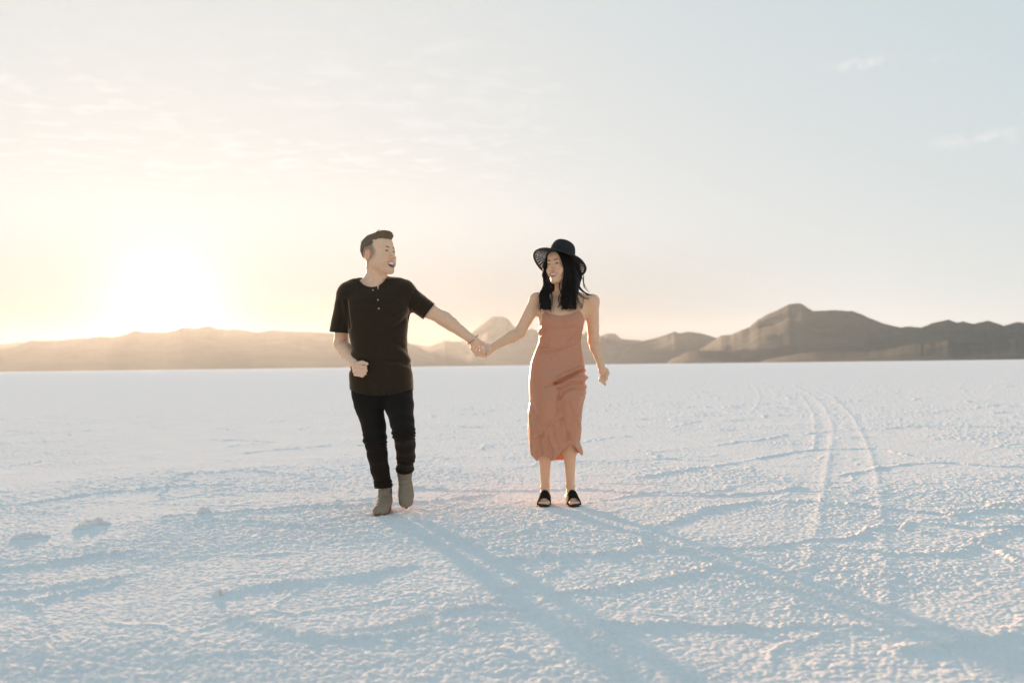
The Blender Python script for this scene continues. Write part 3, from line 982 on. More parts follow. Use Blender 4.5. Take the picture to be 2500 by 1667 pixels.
# ------------------------------------------------------------------ materials of the two people
skin_m = mat('skin_man', (0.60, 0.40, 0.30), rough=0.5, spec=0.3, sss=0.16, sheen=0.22, attr=True, noise=(60, .05), bump=(300, .08, .001))
skin_w = mat('skin_woman', (0.58, 0.36, 0.25), rough=0.48, spec=0.3, sss=0.16, sheen=0.22, attr=True, noise=(60, .05), bump=(300, .08, .001))
hair_dark = mat('hair_black', (0.014, 0.010, 0.008), rough=0.5, spec=0.22, noise=(120, .4))
hair_warm = mat('hair_backlit_tint', (0.11, 0.045, 0.02), rough=0.5, spec=0.3, transl=0.5)  # black hair in an orange-brown copy, the backlight put into its colour
hair_brown = mat('hair_brown', (0.23, 0.150, 0.085), rough=0.6, spec=0.35, noise=(420, .30), bump=(420, .6, .003), transl=0.25)
brow_m = mat('brow_hair', (0.10, 0.065, 0.048), rough=0.7)
iris_m = mat('dark_iris', (0.018, 0.012, 0.010), rough=0.25, spec=0.5)
white_m = mat('eye_white', (0.42, 0.36, 0.33), rough=0.3)
teeth_m = mat('tooth_enamel', (0.92, 0.86, 0.76), rough=0.25, spec=0.5)
mouth_m = mat('mouth_inside', (0.20, 0.040, 0.025), rough=0.5)
shirt_m = mat('heather_cotton', (0.032, 0.022, 0.014), rough=0.95, spec=0.1, noise=(420, .45), bump=(500, .35, .002), sheen=0.9)
trouser_m = mat('black_denim', (0.014, 0.011, 0.0095), rough=0.9, spec=0.15, noise=(200, .3), bump=(350, .3, .002), sheen=0.12)
suede_m = mat('tan_suede', (0.28, 0.225, 0.165), rough=0.95, spec=0.1, noise=(60, .10), bump=(280, .3, .002), sheen=0.2)
gore_m = mat('elastic_gore', (0.10, 0.07, 0.05), rough=0.9)
sole_m = mat('rubber_sole', (0.22, 0.095, 0.035), rough=0.7)
button_m = mat('shell_button', (0.55, 0.45, 0.36), rough=0.35)
bead_m = mat('red_brown_beads', (0.30, 0.075, 0.025), rough=0.5)

# ------------------------------------------------------------------ the man
MY = 6.32
man = empty('person', (G(938, 1254).x, G(938, 1254).y + 0.12, 0), 'laughing man in dark henley, black jeans and tan boots, one fist raised, one boot lifted', 'person')
MP = Matrix.Translation(-man.location)


def child(o):
    """keep world-built geometry in place under a root that stands at its feet"""
    r = o.parent
    while r.parent is not None: r = r.parent
    if o.parent is r:
        o.matrix_parent_inverse = Matrix.Translation(-r.location)
    return o


HM = Head(w(925.5, 620, MY), 54, 8, -3, 1.10, True, (.0270, .0165, -.0775))
px = 0.0026
hip_l, knee_l, ank_l = w(905, 938, MY), w(914.5, 1072, 6.20), w(938, 1203, 6.37)
hip_r, knee_r, ank_r = w(966, 938, MY), w(985.5, 1055, 6.10), w(988, 1160, 6.42)
sh_l, el_l, wr_l = w(843, 716, MY + .01), w(832, 838, 6.42), w(866, 887, 6.24)
sh_r, el_r, wr_r = w(990, 716, MY + .01), w(1085, 779, 6.36), w(1152, 828.5, 6.33)

zc = lambda v, y=MY: float(W(930, v, y).z)
xc = lambda u, y=MY: float(W(u, 800, y).x)


def rows(tab, y0):
    """(v, left u, right u, half depth, dy) -> (z, cx, cy, a, b)"""
    out = []
    for v, l, r, b, dy in tab:
        L, Rr = W(l, v, y0 + dy), W(r, v, y0 + dy)
        out.append((0.5 * (L.z + Rr.z), 0.5 * (L.x + Rr.x), y0 + dy, 0.5 * (Rr.x - L.x), b))
    return out


hx, hz_ = HM.p[0], HM.p[2]
lo = np.array([wr_l[0] - .12, 5.95, 0.02]); hi = np.array([w(1215, 850, 6.3)[0] + .02, 6.62, hz_ + .17])
hand_l, hand_r = w(880, 901, 6.20), w(1180, 850, 6.32)
f = Field(axis(min(w(800, 800, MY)[0], lo[0]), hi[0], .0062, [(hx - .11, hx + .13, .0021), (hand_l[0] - .05, hand_l[0] + .06, .0021), (hand_r[0] - .09, hand_r[0] + .06, .0021)]),
          axis(lo[1], hi[1], .0062, [(HM.p[1] - .12, HM.p[1] + .10, .0024), (hand_l[1] - .04, hand_l[1] + .04, .0026)]),
          axis(lo[2], hi[2], .0068, [(hz_ - .15, hz_ + .13, .0021), (hand_l[2] - .06, hand_l[2] + .06, .0021), (hand_r[2] - .06, hand_r[2] + .06, .0021)]))
# trunk and legs under the clothes
torso = rows([(968, 880, 990, .075, 0), (940, 868, 995, .09, 0), (900, 862, 996, .10, 0), (860, 866, 988, .095, 0), (820, 860, 985, .10, 0), (780, 856, 990, .11, 0), (740, 850, 992, .11, 0.0), (712, 852, 988, .085, .01), (692, 880, 962, .06, .02)], MY)
f.slices(torso, k=.02)
for a, b, ra, rb in ((hip_l, knee_l, .062, .045), (knee_l, ank_l + [0, 0, .02], .042, .034), (hip_r, knee_r, .062, .045), (knee_r, ank_r + [0, 0, .02], .042, .034)):
    f.cap(a, b, ra, rb, .02)
# neck, with the tendon and the pit of the throat
f.cap(w(919, 700, MY + .02), w(922, 650, MY + .012), .061, .055, .03)
f.cap(w(890, 697, MY + .02), w(950, 694, MY + .02), .045, .045, .04)
f.cap(w(912, 642, MY + .03), w(913, 700, MY + .03), .044, .054, .03)
f.cap(w(937, 660, MY - .03), w(916, 702, MY - .052), .012, .010, .02)
f.cap(w(898, 655, MY - .01), w(908, 700, MY - .052), .010, .008, .02)
# arms
f.cap(sh_l, el_l, .046, .044, .03)
m_l = el_l + (wr_l - el_l) * .3
f.cap(el_l, m_l, .043, .043, .02); f.cap(m_l, wr_l, .043, .0275, .02)
f.cap(sh_r, w(1048, 759, 6.34), .044, .044, .02); f.cap(w(1048, 759, 6.34), el_r, .045, .042, .02)
m_r = el_r + (wr_r - el_r) * .25
f.cap(el_r, m_r, .042, .0405, .03); f.cap(m_r, wr_r, .0405, .0285, .02)
# right hand, a loose fist with the thumb laid on top
f.cap(wr_l, w(870, 893, 6.225), .027, .029, .012)
f.ell(w(871, 901, 6.215), (.026, .030, .041), Matrix.Rotation(R(-12), 3, 'Y'), .012)
for (u0, v0, u1, v1, r) in ((865.5, 892, 892, 896.5, .0112), (865, 900, 893, 904.5, .0112), (865, 907.5, 890.5, 911.5, .0108), (867, 914, 885.5, 916.8, .0098)):
    a, b = w(u0, v0, 6.192), w(u1, v1, 6.168)
    f.cap(a, b, r * 1.05, r, .0035)
    f.cap(b, b + np.array([-.012, .034, -.004]), r, r * .9, .003)
f.cap(w(868, 889, 6.205), w(884, 884.5, 6.178), .0135, .0120, .006)
f.cap(w(884, 884.5, 6.178), w(895.5, 888, 6.163), .0120, .0100, .003)
# left hand around hers: back of the hand, thumb below, fingers folding down at the far side
f.cap(wr_r, w(1160, 834, 6.325), .027, .028, .012, flat=((.55, .8, .3), .85))
f.cap(w(1160, 836, 6.325), w(1182, 846, 6.328), .029, .027, .012, flat=((0, 1, 0), .62))
f.ell(w(1156, 849, 6.318), (.017, .015, .026), Matrix.Rotation(R(-20), 3, 'Y'), .012)
f.cap(w(1153, 851, 6.314), w(1162, 864, 6.300), .0135, .0115, .006)
f.cap(w(1162, 864, 6.300), w(1171, 868.2, 6.300), .0115, .0095, .003)
for i, (a, b, c_, r) in enumerate((((1181, 838.5), (1196.5, 846), (1199, 853.5), .0098), ((1180, 843.5), (1195, 851.5), (1196, 859.5), .0100), ((1180, 849), (1193.5, 857), (1193, 864.5), .0098), ((1179, 855), (1190.5, 862.5), (1186, 869.3), .0090))):
    f.cap(w(*a, 6.312), w(*b, 6.306), r * 1.05, r, .004)
    f.cap(w(*b, 6.306), w(*c_, 6.320), r, r * .92, .003)
    f.cap(w(*c_, 6.320), w(c_[0] - 9, c_[1] + 1, 6.35), r * .92, r * .85, .003)
HM.carve(f)
V, F = f.mesh(); del f
V = relax(V, F, 1, .35)
stub = (0.30, 0.215, 0.155)
col = head_tint(HM, V, (0.88, 0.555, 0.365), (0.68, 0.33, 0.25), stub)
hd = np.minimum(np.linalg.norm(V - hand_l, axis=1), np.linalg.norm(V - hand_r, axis=1))
hm_ = sstep(.07, .045, hd)[:, None] * .55
col = col * (1 - hm_) + np.array([.86, .54, .41]) * hm_
child(link('body', mesh_np('body', V, F, col=col), skin_m, man))
face_parts(HM, man, brow_m, iris_m, white_m, teeth_m, mouth_m)

# hair: brushed up and back on top, short at the sides
r_ = .15 * HM.s
f = Field(axis(HM.p[0] - r_, HM.p[0] + r_, .0026, []), axis(HM.p[1] - r_, HM.p[1] + r_, .0026, []), axis(HM.p[2] - .06, HM.p[2] + r_ + .01, .0026, []))
sl, X, Y, Z = f.block(HM.p - .3, HM.p + .3)
dx, dy, dz = X - HM.p[0], Y - HM.p[1], Z - HM.p[2]
M_ = HM.M; s_ = HM.s
x = (dx * M_[0, 0] + dy * M_[1, 0] + dz * M_[2, 0]) / s_
y = (dx * M_[0, 1] + dy * M_[1, 1] + dz * M_[2, 1]) / s_
z = (dx * M_[0, 2] + dy * M_[1, 2] + dz * M_[2, 2]) / s_
d = elld(x, y, z, (0, .020, .036), (.0795, .101, .089))
e = elld(x, y, z, (0, -.040, .096), (.052, .046, .030))
h = np.maximum(.03 - np.abs(d - e), 0) / .03
d = np.minimum(d, e) - h * h * .0075
e = elld(x, y, z, (.006, -.068, .100), (.040, .022, .022))
h = np.maximum(.02 - np.abs(d - e), 0) / .02
d = np.minimum(d, e) - h * h * .005
# lower limit of the long top hair: along the temple, dropping behind the ear to the nape
line = .046 - .006 * sstep(-.05, .0, y) - .050 * sstep(.035, .10, y) + .030 * sstep(.015, -.088, y) + .0025 * np.sin(y * 190) - 0.10 * np.clip(.05 - np.abs(x), 0, .05) * (y < -.05)
keep = line - z
front = (-y - .088) - .30 * (z - .07) - (np.abs(x) * -.10)
d = np.maximum(d, keep * .8)
d = np.maximum(d, front * .6 - .012)
f.put(sl, (d * s_).astype(np.float32), 0.0, 'add')
V, F = f.mesh(); del f
L = HM.inv(V)
nn = normals(V, F)
comb = fbm(L[:, 0] * 150 + L[:, 2] * 25, L[:, 1] * 22 + L[:, 2] * 30, 5, 3) - .5
edge = sstep(.03, .0, L[:, 2] - (.050 - .012 * sstep(-.03, .0, L[:, 1]) - .050 * sstep(.035, .10, L[:, 1])))
V = V + nn * (comb * .009 * (1 - .6 * edge))[:, None]
hair = child(link('hair', mesh_np('hair', V, F), hair_brown, man))
# single locks breaking the outline
P_ = Parts()
hr = np.random.default_rng(4)
for i in range(420):
    th = hr.uniform(0, 2 * math.pi); ph = hr.uniform(0.05, 1.05)
    x0 = .0775 * math.sin(ph) * math.cos(th); y0 = .02 + .098 * math.sin(ph) * math.sin(th); z0 = .036 + .087 * math.cos(ph)
    if y0 < -.02: z0 += .020; 
    if z0 < (.056 - .05 * max(0, min(1, (y0 - .035) / .065))): continue
    if y0 < -.066: y0 = -.066
    n_ = np.array([x0 * .6, (y0 - .02) * .6, z0 - .036]); n_ /= np.linalg.norm(n_)
    back = np.array([hr.normal(0, .25), (-.9 if y0 < .0 else .7) + hr.normal(0, .2), -.05 if y0 < 0 else -.35])
    ln = hr.uniform(.012, .022)
    a = np.array([x0, y0, z0]) - n_ * .002
    pts = [a, a + n_ * .004 + back * ln * .4, a + n_ * .0035 + back * ln]
    V, F = tube(HM.outs(spline(pts, 2)), np.array([.0020, .0018, .0014, .0009, .0003]), 4)
    P_.add(V, F)
lk_ = P_.build('hair_locks', hair_brown, hair)
lk_['kind'] = 'stuff'


# shirt
def shirt():
    lo = w(800, 970, MY - .2); hi = w(1085, 660, MY + .2)
    f = Field(axis(lo[0] - .03, hi[0] + .03, .0052, []), axis(MY - .2, MY + .2, .0055, []), axis(zc(985), zc(655), .0052, []))
    tab = rows([(990, 857, 1005, .125, 0), (964, 855, 1008, .128, 0), (942, 852.5, 1008.5, .130, 0), (915, 852, 1007, .130, -.002), (897, 853, 1004.5, .126, -.004), (880, 856, 1000, .122, -.004), (856, 859, 995.5, .118, 0), (821, 853, 993.8, .118, 0),
                (790, 849, 996, .124, 0), (764, 845, 1001, .128, 0), (735, 842, 1000, .120, .004), (714, 846, 996, .100, .010), (700, 858, 985, .080, .016), (688, 872, 966, .062, .02)], MY)
    f.slices(tab, k=.015, n=2.5)
    # shoulders
    f.cap(w(893, 696, MY + .018), w(850, 711, MY + .012), .056, .062, .05)
    f.cap(w(940, 694, MY + .018), w(988, 706, MY + .008), .054, .060, .05)
    # sleeves
    a, b = w(847, 722, MY + .01), w(828, 815, MY + .045)
    f.cap(a, b, .066, .066, .022, flat=((0, 1, 0), 1.08))
    a2, b2 = w(988, 716, MY + .01), w(1053, 765, MY + .025)
    f.cap(a2, b2, .068, .0620, .026, flat=((0, 1, 0), 1.05))
    V, F = f.mesh()
    V = relax(V, F, 2, .5)
    # the neck comes up through this hole
    nc, na_, nb_ = w(911.5, 666, MY + .016), 36.5 * px, 37.0 * px
    dl = b - a; dl /= np.linalg.norm(dl)
    dr = b2 - a2; dr /= np.linalg.norm(dr)
    el_ = w(828, 811.5, MY + .045); er_ = w(1047, 761, MY + .03)

    def g(P):
        front = P[:, 1] < nc[1] + .02
        q = 1 - np.sqrt(((P[:, 0] - nc[0]) / na_) ** 2 + (np.maximum(P[:, 1] - nc[1], 0) / .075) ** 2 + ((P[:, 2] - nc[2]) / np.where(front, nb_, .052)) ** 2)
        top = (P[:, 2] - (nc[2] + .012))
        g1 = np.maximum(q * .06, top)
        # placket notch
        vx = w(921, 700, 6.2)[0]; vt = zc(690, 6.22); vb = zc(714, 6.22)
        g2 = np.where(front & (P[:, 2] > vb), .007 * (P[:, 2] - vb) / (vt - vb) - np.abs(P[:, 0] - vx + .002), -1)
        # sleeve openings
        gl = np.where((P[:, 0] < w(853.5, 800, MY)[0]) & (P[:, 2] < zc(790)), (P - el_) @ (dl * .35 + np.array([-.02, -.02, -.94]) * .65), -1)
        gr = np.where((P[:, 0] > w(1012, 800, MY)[0]), (P - er_) @ dr, -1)
        uu = (P[:, 0] - w(932, 960, MY)[0]) / .2
        hem = zc(964) + .038 * uu ** 2 * 1.0 + np.where(P[:, 1] < MY, 0, -.008)
        gh = hem - P[:, 2]
        return np.maximum.reduce([g1, g2, gl, gr, gh])
    V, Fs = clip(V, F, g)
    V = relax(V, Fs, 1, .2)
    nn = normals(V, Fs)
    amp = .0060 + .004 * sstep(zc(820), zc(900), V[:, 2]) 
    d = n3(V, 7, 3, 3) * amp
    # drag folds: from the armpits, at the waist, and at the flank above his left hip
    U = (V[:, 0] - w(930, 800, MY)[0]) / px + 930
    Vv = 800 - (V[:, 2] - zc(800)) / px
    fr = V[:, 1] < MY + .02
    for pts, wd, am in (([(1006, 766), (985, 790), (962, 806)], 5, -.007), ([(1004, 752), (980, 768), (955, 776)], 5, .005), ([(1001, 882), (985, 862), (960, 850)], 5, .006), ([(1003, 893), (980, 884), (950, 882)], 5, -.006),
                        ([(995, 856), (978, 842), (960, 836)], 4, -.005), ([(856, 862), (880, 872), (905, 876)], 6, .005), ([(852, 900), (875, 905), (905, 902)], 5, -.005), ([(1016, 716), (1006, 735), (1002, 756)], 5, -.006),
                        ([(1030, 728), (1020, 745), (1014, 758)], 5, .005), ([(835, 740), (838, 775), (832, 800)], 5, -.004), ([(850, 735), (853, 770), (856, 800)], 4, -.007), ([(905, 910), (925, 935), (930, 960)], 6, .004), ([(960, 900), (965, 935), (958, 960)], 6, -.004)):
        dd, sg = polydist(U, Vv, pts)
        d = d + np.where(fr, 1.7 * am * np.exp(-(dd / wd) ** 2), 0)
    V = V + nn * d[:, None]
    o = link('shirt', mesh_np('shirt', V, Fs), shirt_m, man)
    m = o.modifiers.new('thickness', 'SOLIDIFY'); m.thickness = .003; m.offset = -1
    return child(o), tab


shirt_o, shirt_tab = shirt()
# buttons and stitched placket
from mathutils.bvhtree import BVHTree


def surf(o):
    me = o.data
    return BVHTree.FromPolygons([v.co[:] for v in me.vertices], [p.vertices[:] for p in me.polygons])


bv = surf(shirt_o)


def hit(bv, u, v, y=6.3):
    p = Vector((0, 0, CAM_H)); q = W(u, v, y)
    r = bv.ray_cast(p, (q - p).normalized())
    return (r[0], r[1]) if r[0] is not None else (q, Vector((0, -1, 0)))


for (u, v) in ((910.7, 708), (922.8, 732), (924.8, 753)):
    p, n_ = hit(bv, u, v)
    p = np.array(p) + np.array([0, -.002, 0])
    Q = np.array(Vector((0, -1, .1)).to_track_quat('Z', 'Y').to_matrix())
    V, F = blob(p, (.0052, .0052, .0018), 12, 6, Q)
    b = link('button', mesh_np('button', V, F), button_m, shirt_o)
    V, F = blob(p + np.array([0, -.0012, 0]), (.0020, .0020, .0012), 8, 4, Q)
    link('thread', mesh_np('thread', V, F), trouser_m, b)
pts = []
for v in (700, 712, 724, 736, 748, 760):
    p, n_ = hit(bv, 917.5 + (v - 700) * .07, v); pts.append(np.array(p) + np.array([0, -.0012, 0]))
V, F = tube(spline(pts, 3), .0012, 5)
link('placket', mesh_np('placket', V, F), shirt_m, shirt_o)


# trousers
def trousers():
    lo = w(835, 1205, MY); hi = w(1035, 930, MY)
    f = Field(axis(lo[0], hi[0], .0050, []), axis(5.93, 6.60, .0055, []), axis(zc(1215), zc(915), .0050, []))
    f.slices(rows([(993, 868, 1004, .10, 0), (970, 861, 1008, .112, 0), (950, 858, 1008, .118, 0), (920, 857, 1006, .118, 0)], MY), k=.02, n=2.5)
    A = [(896, 958, MY, .094), (901.5, 990, MY - .01, .090), (912.5, 1040, 6.24, .0745), (915.5, 1072, 6.20, .0705), (921, 1108, 6.24, .0615), (927.5, 1145, 6.31, .0575), (935, 1178, 6.355, .0535), (939, 1200, 6.37, .051)]
    B = [(963, 955, MY, .094), (974.5, 990, 6.26, .0885), (981.5, 1030, 6.16, .073), (985.5, 1056, 6.11, .0690), (989.5, 1085, 6.19, .0615), (990.5, 1115, 6.28, .0570), (988.5, 1142, 6.37, .0520), (988, 1152, 6.41, .050)]
    for T in (A, B):
        for p, q in zip(T[:-1], T[1:]):
            f.cap(w(*p[:3]), w(*q[:3]), p[3], q[3], .018)
    V, F = f.mesh()
    V = relax(V, F, 2, .5)
    ca, na2 = w(937.5, 1188.5, 6.37), np.array([.06, .0, -1.0])
    cb = w(989, 1146, 6.39); nb2 = np.array([.0, .30, -.95])
    xm = w(958, 1150, 6.3)[0]

    def g(P):
        lg = np.where(P[:, 0] < xm, (P - ca) @ na2, -1)
        rg = np.where(P[:, 0] >= xm, (P - cb) @ nb2, -1)
        return np.maximum.reduce([lg, rg, P[:, 2] - zc(932)])
    V, Fs = clip(V, F, g)
    nn = normals(V, Fs)
    d = n3(V, 9, 23, 3) * .004
    # bunched rings behind the knees and above the ankles
    for T, kz, az_ in ((A, zc(1078, 6.2), zc(1172, 6.35)), (B, zc(1062, 6.12), zc(1128, 6.33))):
        T_ = np.array([w(*p[:3]) for p in T])
        cx_ = np.interp(-V[:, 2], -T_[:, 2], T_[:, 0]); own = np.abs(V[:, 0] - cx_) < .085
        own &= (V[:, 0] < xm) if T is A else (V[:, 0] >= xm)
        own &= V[:, 2] < zc(1000)
        sd2 = (V[:, 0] - cx_) / .07
        for z0, sp, am, wd in ((kz, .045, .0075, 150.), (az_, .035, .0050, 170.)):
            env = np.exp(-((V[:, 2] - z0) / sp) ** 2)
            wob = np.sin((V[:, 2] + .020 * sd2 ** 2 + .075 * (vnoise(V[:, 0] * 15, V[:, 2] * 15, 7) - .5)) * wd + 2.0 * sd2)
            d = d + np.where(own, env * am * (wob * .5 + .1) * (0.35 + 0.65 * np.minimum(np.abs(sd2), 1)), 0)
    for z0, T, sgn in ((ca[2], A, -1), (cb[2], B, 1)):
        own = (V[:, 0] < xm) if T is A else (V[:, 0] >= xm)
        pl = ((V - ca) @ na2) if T is A else ((V - cb) @ nb2)
        d = d + np.where(own, .004 * (pl > -.022) , 0)
    dd, sg = polydist(V[:, 0], V[:, 2], [(w(934, 960, MY)[0], zc(960)), (w(936, 985, MY)[0], zc(985))])
    d = d - np.where(V[:, 1] < MY, .006 * np.exp(-(dd / .01) ** 2), 0)
    V = V + nn * d[:, None]
    o = link('trousers', mesh_np('trousers', V, Fs), trouser_m, man)
    m = o.modifiers.new('thickness', 'SOLIDIFY'); m.thickness = .003; m.offset = -1
    return child(o)


trousers()


# boots
def boot_mesh():
    f = Field(axis(-.075, .075, .0032, []), axis(-.26, .10, .0032, []), axis(-.01, .20, .0032, []))
    f.cap((0, .012, .075), (0, .002, .19), .046, .048, .02, flat=((1, 0, 0), .88))
    f.ell((0, .022, .045), (.037, .050, .045), None, .02)
    f.cap((0, -.02, .065), (0, -.13, .038), .046, .036, .03, flat=((1, 0, 0), 1.0))
    f.ell((.002, -.150, .028), (.047, .078, .037), None, .02)
    f.ell((.006, -.190, .026), (.040, .038, .030), None, .015)
    f.cap((0, .045, .012), (0, -.19, .010), .030, .040, .02)
    V, F = f.mesh()
    V = relax(V, F, 2, .5)
    V, Fs = clip(V, F, lambda P: np.maximum(P[:, 2] - .165, .012 - P[:, 2]))
    nn = normals(V, Fs)
    cre = .0022 * np.sin(V[:, 1] * 210 + 8 * V[:, 0]) * np.exp(-((V[:, 1] + .095) / .025) ** 2) * sstep(.03, .05, V[:, 2]) + .0018 * n3(V, 22, 9)
    V = V + nn * cre[:, None]
    up = mesh_np('boot_upper', V, Fs)
    # sole: outline swept down
    n = 48
    out = []
    for k in range(n):
        t = 2 * math.pi * k / n
        yy = -.078 - .160 * math.cos(t) * 1.0
        fx = (yy + .238) / .320
        wd = np.interp(fx, [0, .08, .28, .5, .7, .9, 1], [.0, .036, .0535, .046, .040, .037, .0])
        out.append((math.copysign(1, math.sin(t)) * abs(math.sin(t)) ** .35 * max(wd, .012) + .003 * (1 - fx), yy))
    V, F = [], []
    for z_, k_ in ((0.0, .97), (.004, 1.0), (.016, 1.0), (.019, .96)):
        V += [(p[0] * k_, -.078 + (p[1] + .078) * (1 - (1 - k_) * .5), z_) for p in out]
    for r in range(3):
        F += [(r * n + k, r * n + (k + 1) % n, (r + 1) * n + (k + 1) % n, (r + 1) * n + k) for k in range(n)]
    V += [(0, -.078, 0.0), (0, -.078, .019)]
    tri = [(4 * n, (k + 1) % n, k) for k in range(n)] + [(4 * n + 1, 3 * n + k, 3 * n + (k + 1) % n) for k in range(n)]
    so = mesh_np('boot_sole', V, [np.array(F), np.array(tri)])
    # heel block
    return up, so


bu, bsole = boot_mesh()
bu.materials.append(suede_m); bsole.materials.append(sole_m)
for k, (pos, yaw, pitch, roll) in enumerate(((None, -3, 0, 0), (None, 7, -48, -4))):
    b = bpy.data.objects.new('boot', bu); C.objects.link(b); b.parent = man
    if k == 0:
        p = Vector((G(937, 1250).x + .006, 6.36, ground_z(G(937, 1250).x, 6.3) + .004))
        Mx = Matrix.Translation(p) @ Matrix.Rotation(R(yaw), 4, 'Z')
    else:
        Mr = Matrix.Rotation(R(yaw), 4, 'Z') @ Matrix.Rotation(R(-pitch), 4, 'X') @ Matrix.Rotation(R(roll), 4, 'Y')
        anch = Mr.to_3x3() @ Vector((0, 0, .088))
        p = W(987.5, 1148, 6.40) - anch
        Mx = Matrix.Translation(p) @ Mr
    b.matrix_parent_inverse = Matrix.Translation(-man.location)
    b.matrix_basis = Mx
    s2 = bpy.data.objects.new('sole', bsole); C.objects.link(s2); s2.parent = b
    V, F = [], []
    gm = Parts()
    for sx in (-1, 1):
        V, F = blob((sx * .0395, .006, .118), (.0035, .022, .036), 12, 8)
        link('elastic_gore', mesh_np('elastic_gore', V, F), gore_m, b)

# bracelet of small beads
a, b = w(1142.8, 837.2, 6.315), w(1164.6, 820.6, 6.315)
c0 = (a + b) / 2 + np.array([0, .012, 0]); ex = (b - a) / 2; ey = np.array([.012, .034, .018])
P_ = Parts()
for k in range(30):
    t = 2 * math.pi * k / 30
    V, F = blob(c0 + ex * math.cos(t) - ey * math.sin(t), (.0034, .0034, .0034), 6, 4)
    P_.add(V, F)
bl = child(P_.build('bracelet', bead_m, man))
for o in man.children:
    if o.name.split('.')[0] != 'boot': child(o)


# ------------------------------------------------------------------ the woman
WY = 6.60
dress_m = mat('rust_satin', (0.62, 0.265, 0.150), rough=0.4, spec=0.55, noise=(260, .16), bump=(420, .25, .001), sheen=0.12, transl=0.05)
straw_m = mat('black_straw', (0.022, 0.020, 0.020), rough=0.6, spec=0.5, noise=(300, .6))
slide_m = mat('black_slide', (0.010, 0.009, 0.009), rough=0.85, spec=0.15)
slide_sole_m = mat('slide_sole', (0.030, 0.022, 0.018), rough=0.6)
nail_m = mat('white_nail_polish', (0.84, 0.78, 0.80), rough=0.2, spec=0.6)
gold_m = mat('gold_earring', (0.80, 0.50, 0.20), rough=0.25, spec=0.6)
gold_m.node_tree.nodes['Principled BSDF'].inputs['Metallic'].default_value = 0.9

woman = empty('person', (G(1360, 1232).x, WY, 0), 'smiling woman in rust slip dress and black slides, wearing a wide black straw hat', 'person')
HW = Head(w(1368.5, 646.5, WY), -36, 2, 4, 1.03, False, (.0270, .0085, -.0690))
zw = lambda v, y=WY: float(W(1368, v, y).z)
xw = lambda u, y=WY: float(W(u, 900, y).x)
dress_tab = [(1140, 1300, 1418, .160, .0), (1123, 1300, 1418, .158, .0), (1105, 1295, 1422, .153, .0), (1079, 1291, 1413, .148, -.005), (1054, 1288.5, 1411, .143, -.01), (1033, 1288, 1408.5, .138, -.015), (1003, 1288.5, 1415, .133, -.02), (975, 1293, 1425, .130, -.02),
             (957, 1291.5, 1430.5, .130, -.01), (936, 1291, 1431, .130, 0), (917, 1292, 1431, .127, .005), (886, 1295.5, 1426, .115, .005), (861, 1304, 1421.6, .100, .0), (833, 1315.5, 1418.5, .090, -.005), (815, 1316, 1421, .095, -.01),
             (789, 1315.5, 1426, .105, -.012), (764, 1313.5, 1431, .094, -.004), (750, 1316, 1434, .084, .002), (735, 1322, 1436, .070, .01)]


def wrows(tab, dl=0, db=0):
    return [(z, cx, cy, a - dl, b - db) for z, cx, cy, a, b in rows(tab, WY)]


sh_l, el_l, wr_l = w(1311, 733, WY), w(1268.5, 811, 6.52), w(1203, 848, 6.38)
sh_r, el_r, wr_r = w(1445, 737, WY), w(1449.5, 832, 6.66), w(1467, 891, 6.56)
hand_l, hand_r = w(1176, 855, 6.33), w(1472, 914, 6.54)
ank_l, ank_r = w(1331, 1188, 6.63), w(1392.5, 1186, 6.62)
f = Field(axis(w(1155, 850, 6.35)[0], w(1495, 900, 6.6)[0], .0062, [(hand_l[0] - .045, hand_l[0] + .09, .0021), (HW.p[0] - .10, HW.p[0] + .10, .0021), (hand_r[0] - .04, hand_r[0] + .05, .0022)]),
          axis(6.24, 6.82, .0062, [(HW.p[1] - .13, HW.p[1] - .02, .0021), (hand_l[1] - .04, hand_l[1] + .03, .0022), (hand_r[1] - .03, hand_r[1] + .03, .0025)]),
          axis(0.0, HW.p[2] + .15, .0066, [(0.0, .05, .0028), (HW.p[2] - .13, HW.p[2] + .05, .0021), (hand_l[2] - .05, hand_l[2] + .05, .0021), (hand_r[2] - .08, hand_r[2] + .03, .0022)]))
f.slices(wrows([r for r in dress_tab if 700 < r[0] < 900] + [(957, 1310, 1412, .095, 0)], .009, .010), k=.02)
# chest above the neckline, collarbones, neck
f.slices(wrows([(790, 1319, 1422, .09, -.012), (764, 1317, 1427, .087, -.004), (750, 1316, 1434, .079, .002), (738, 1314, 1440, .070, .006), (726, 1318, 1438, .058, .012), (714, 1336, 1418, .048, .016)]), k=.03)
f.cap(w(1372, 712, WY + .012), w(1369, 672, WY + .012), .047, .044, .03)
f.cap(w(1352, 727, WY - .035), w(1318, 722, WY - .02), .009, .008, .02)
f.cap(w(1382, 727, WY - .035), w(1438, 726, WY - .02), .009, .008, .02)
for s_, e_, q_, (r0, r1, r2, r3) in ((sh_l, el_l, wr_l, (.046, .0355, .036, .0225)), (sh_r, el_r, wr_r, (.046, .037, .036, .0225))):
    f.cap(s_, e_, r0, r1, .025)
    m_ = e_ + (q_ - e_) * .28
    f.cap(e_, m_, r1, r2, .02); f.cap(m_, q_, r2, r3, .02)
    f.ell(s_ + [0, 0, .002], (.050, .047, .048), None, .02)
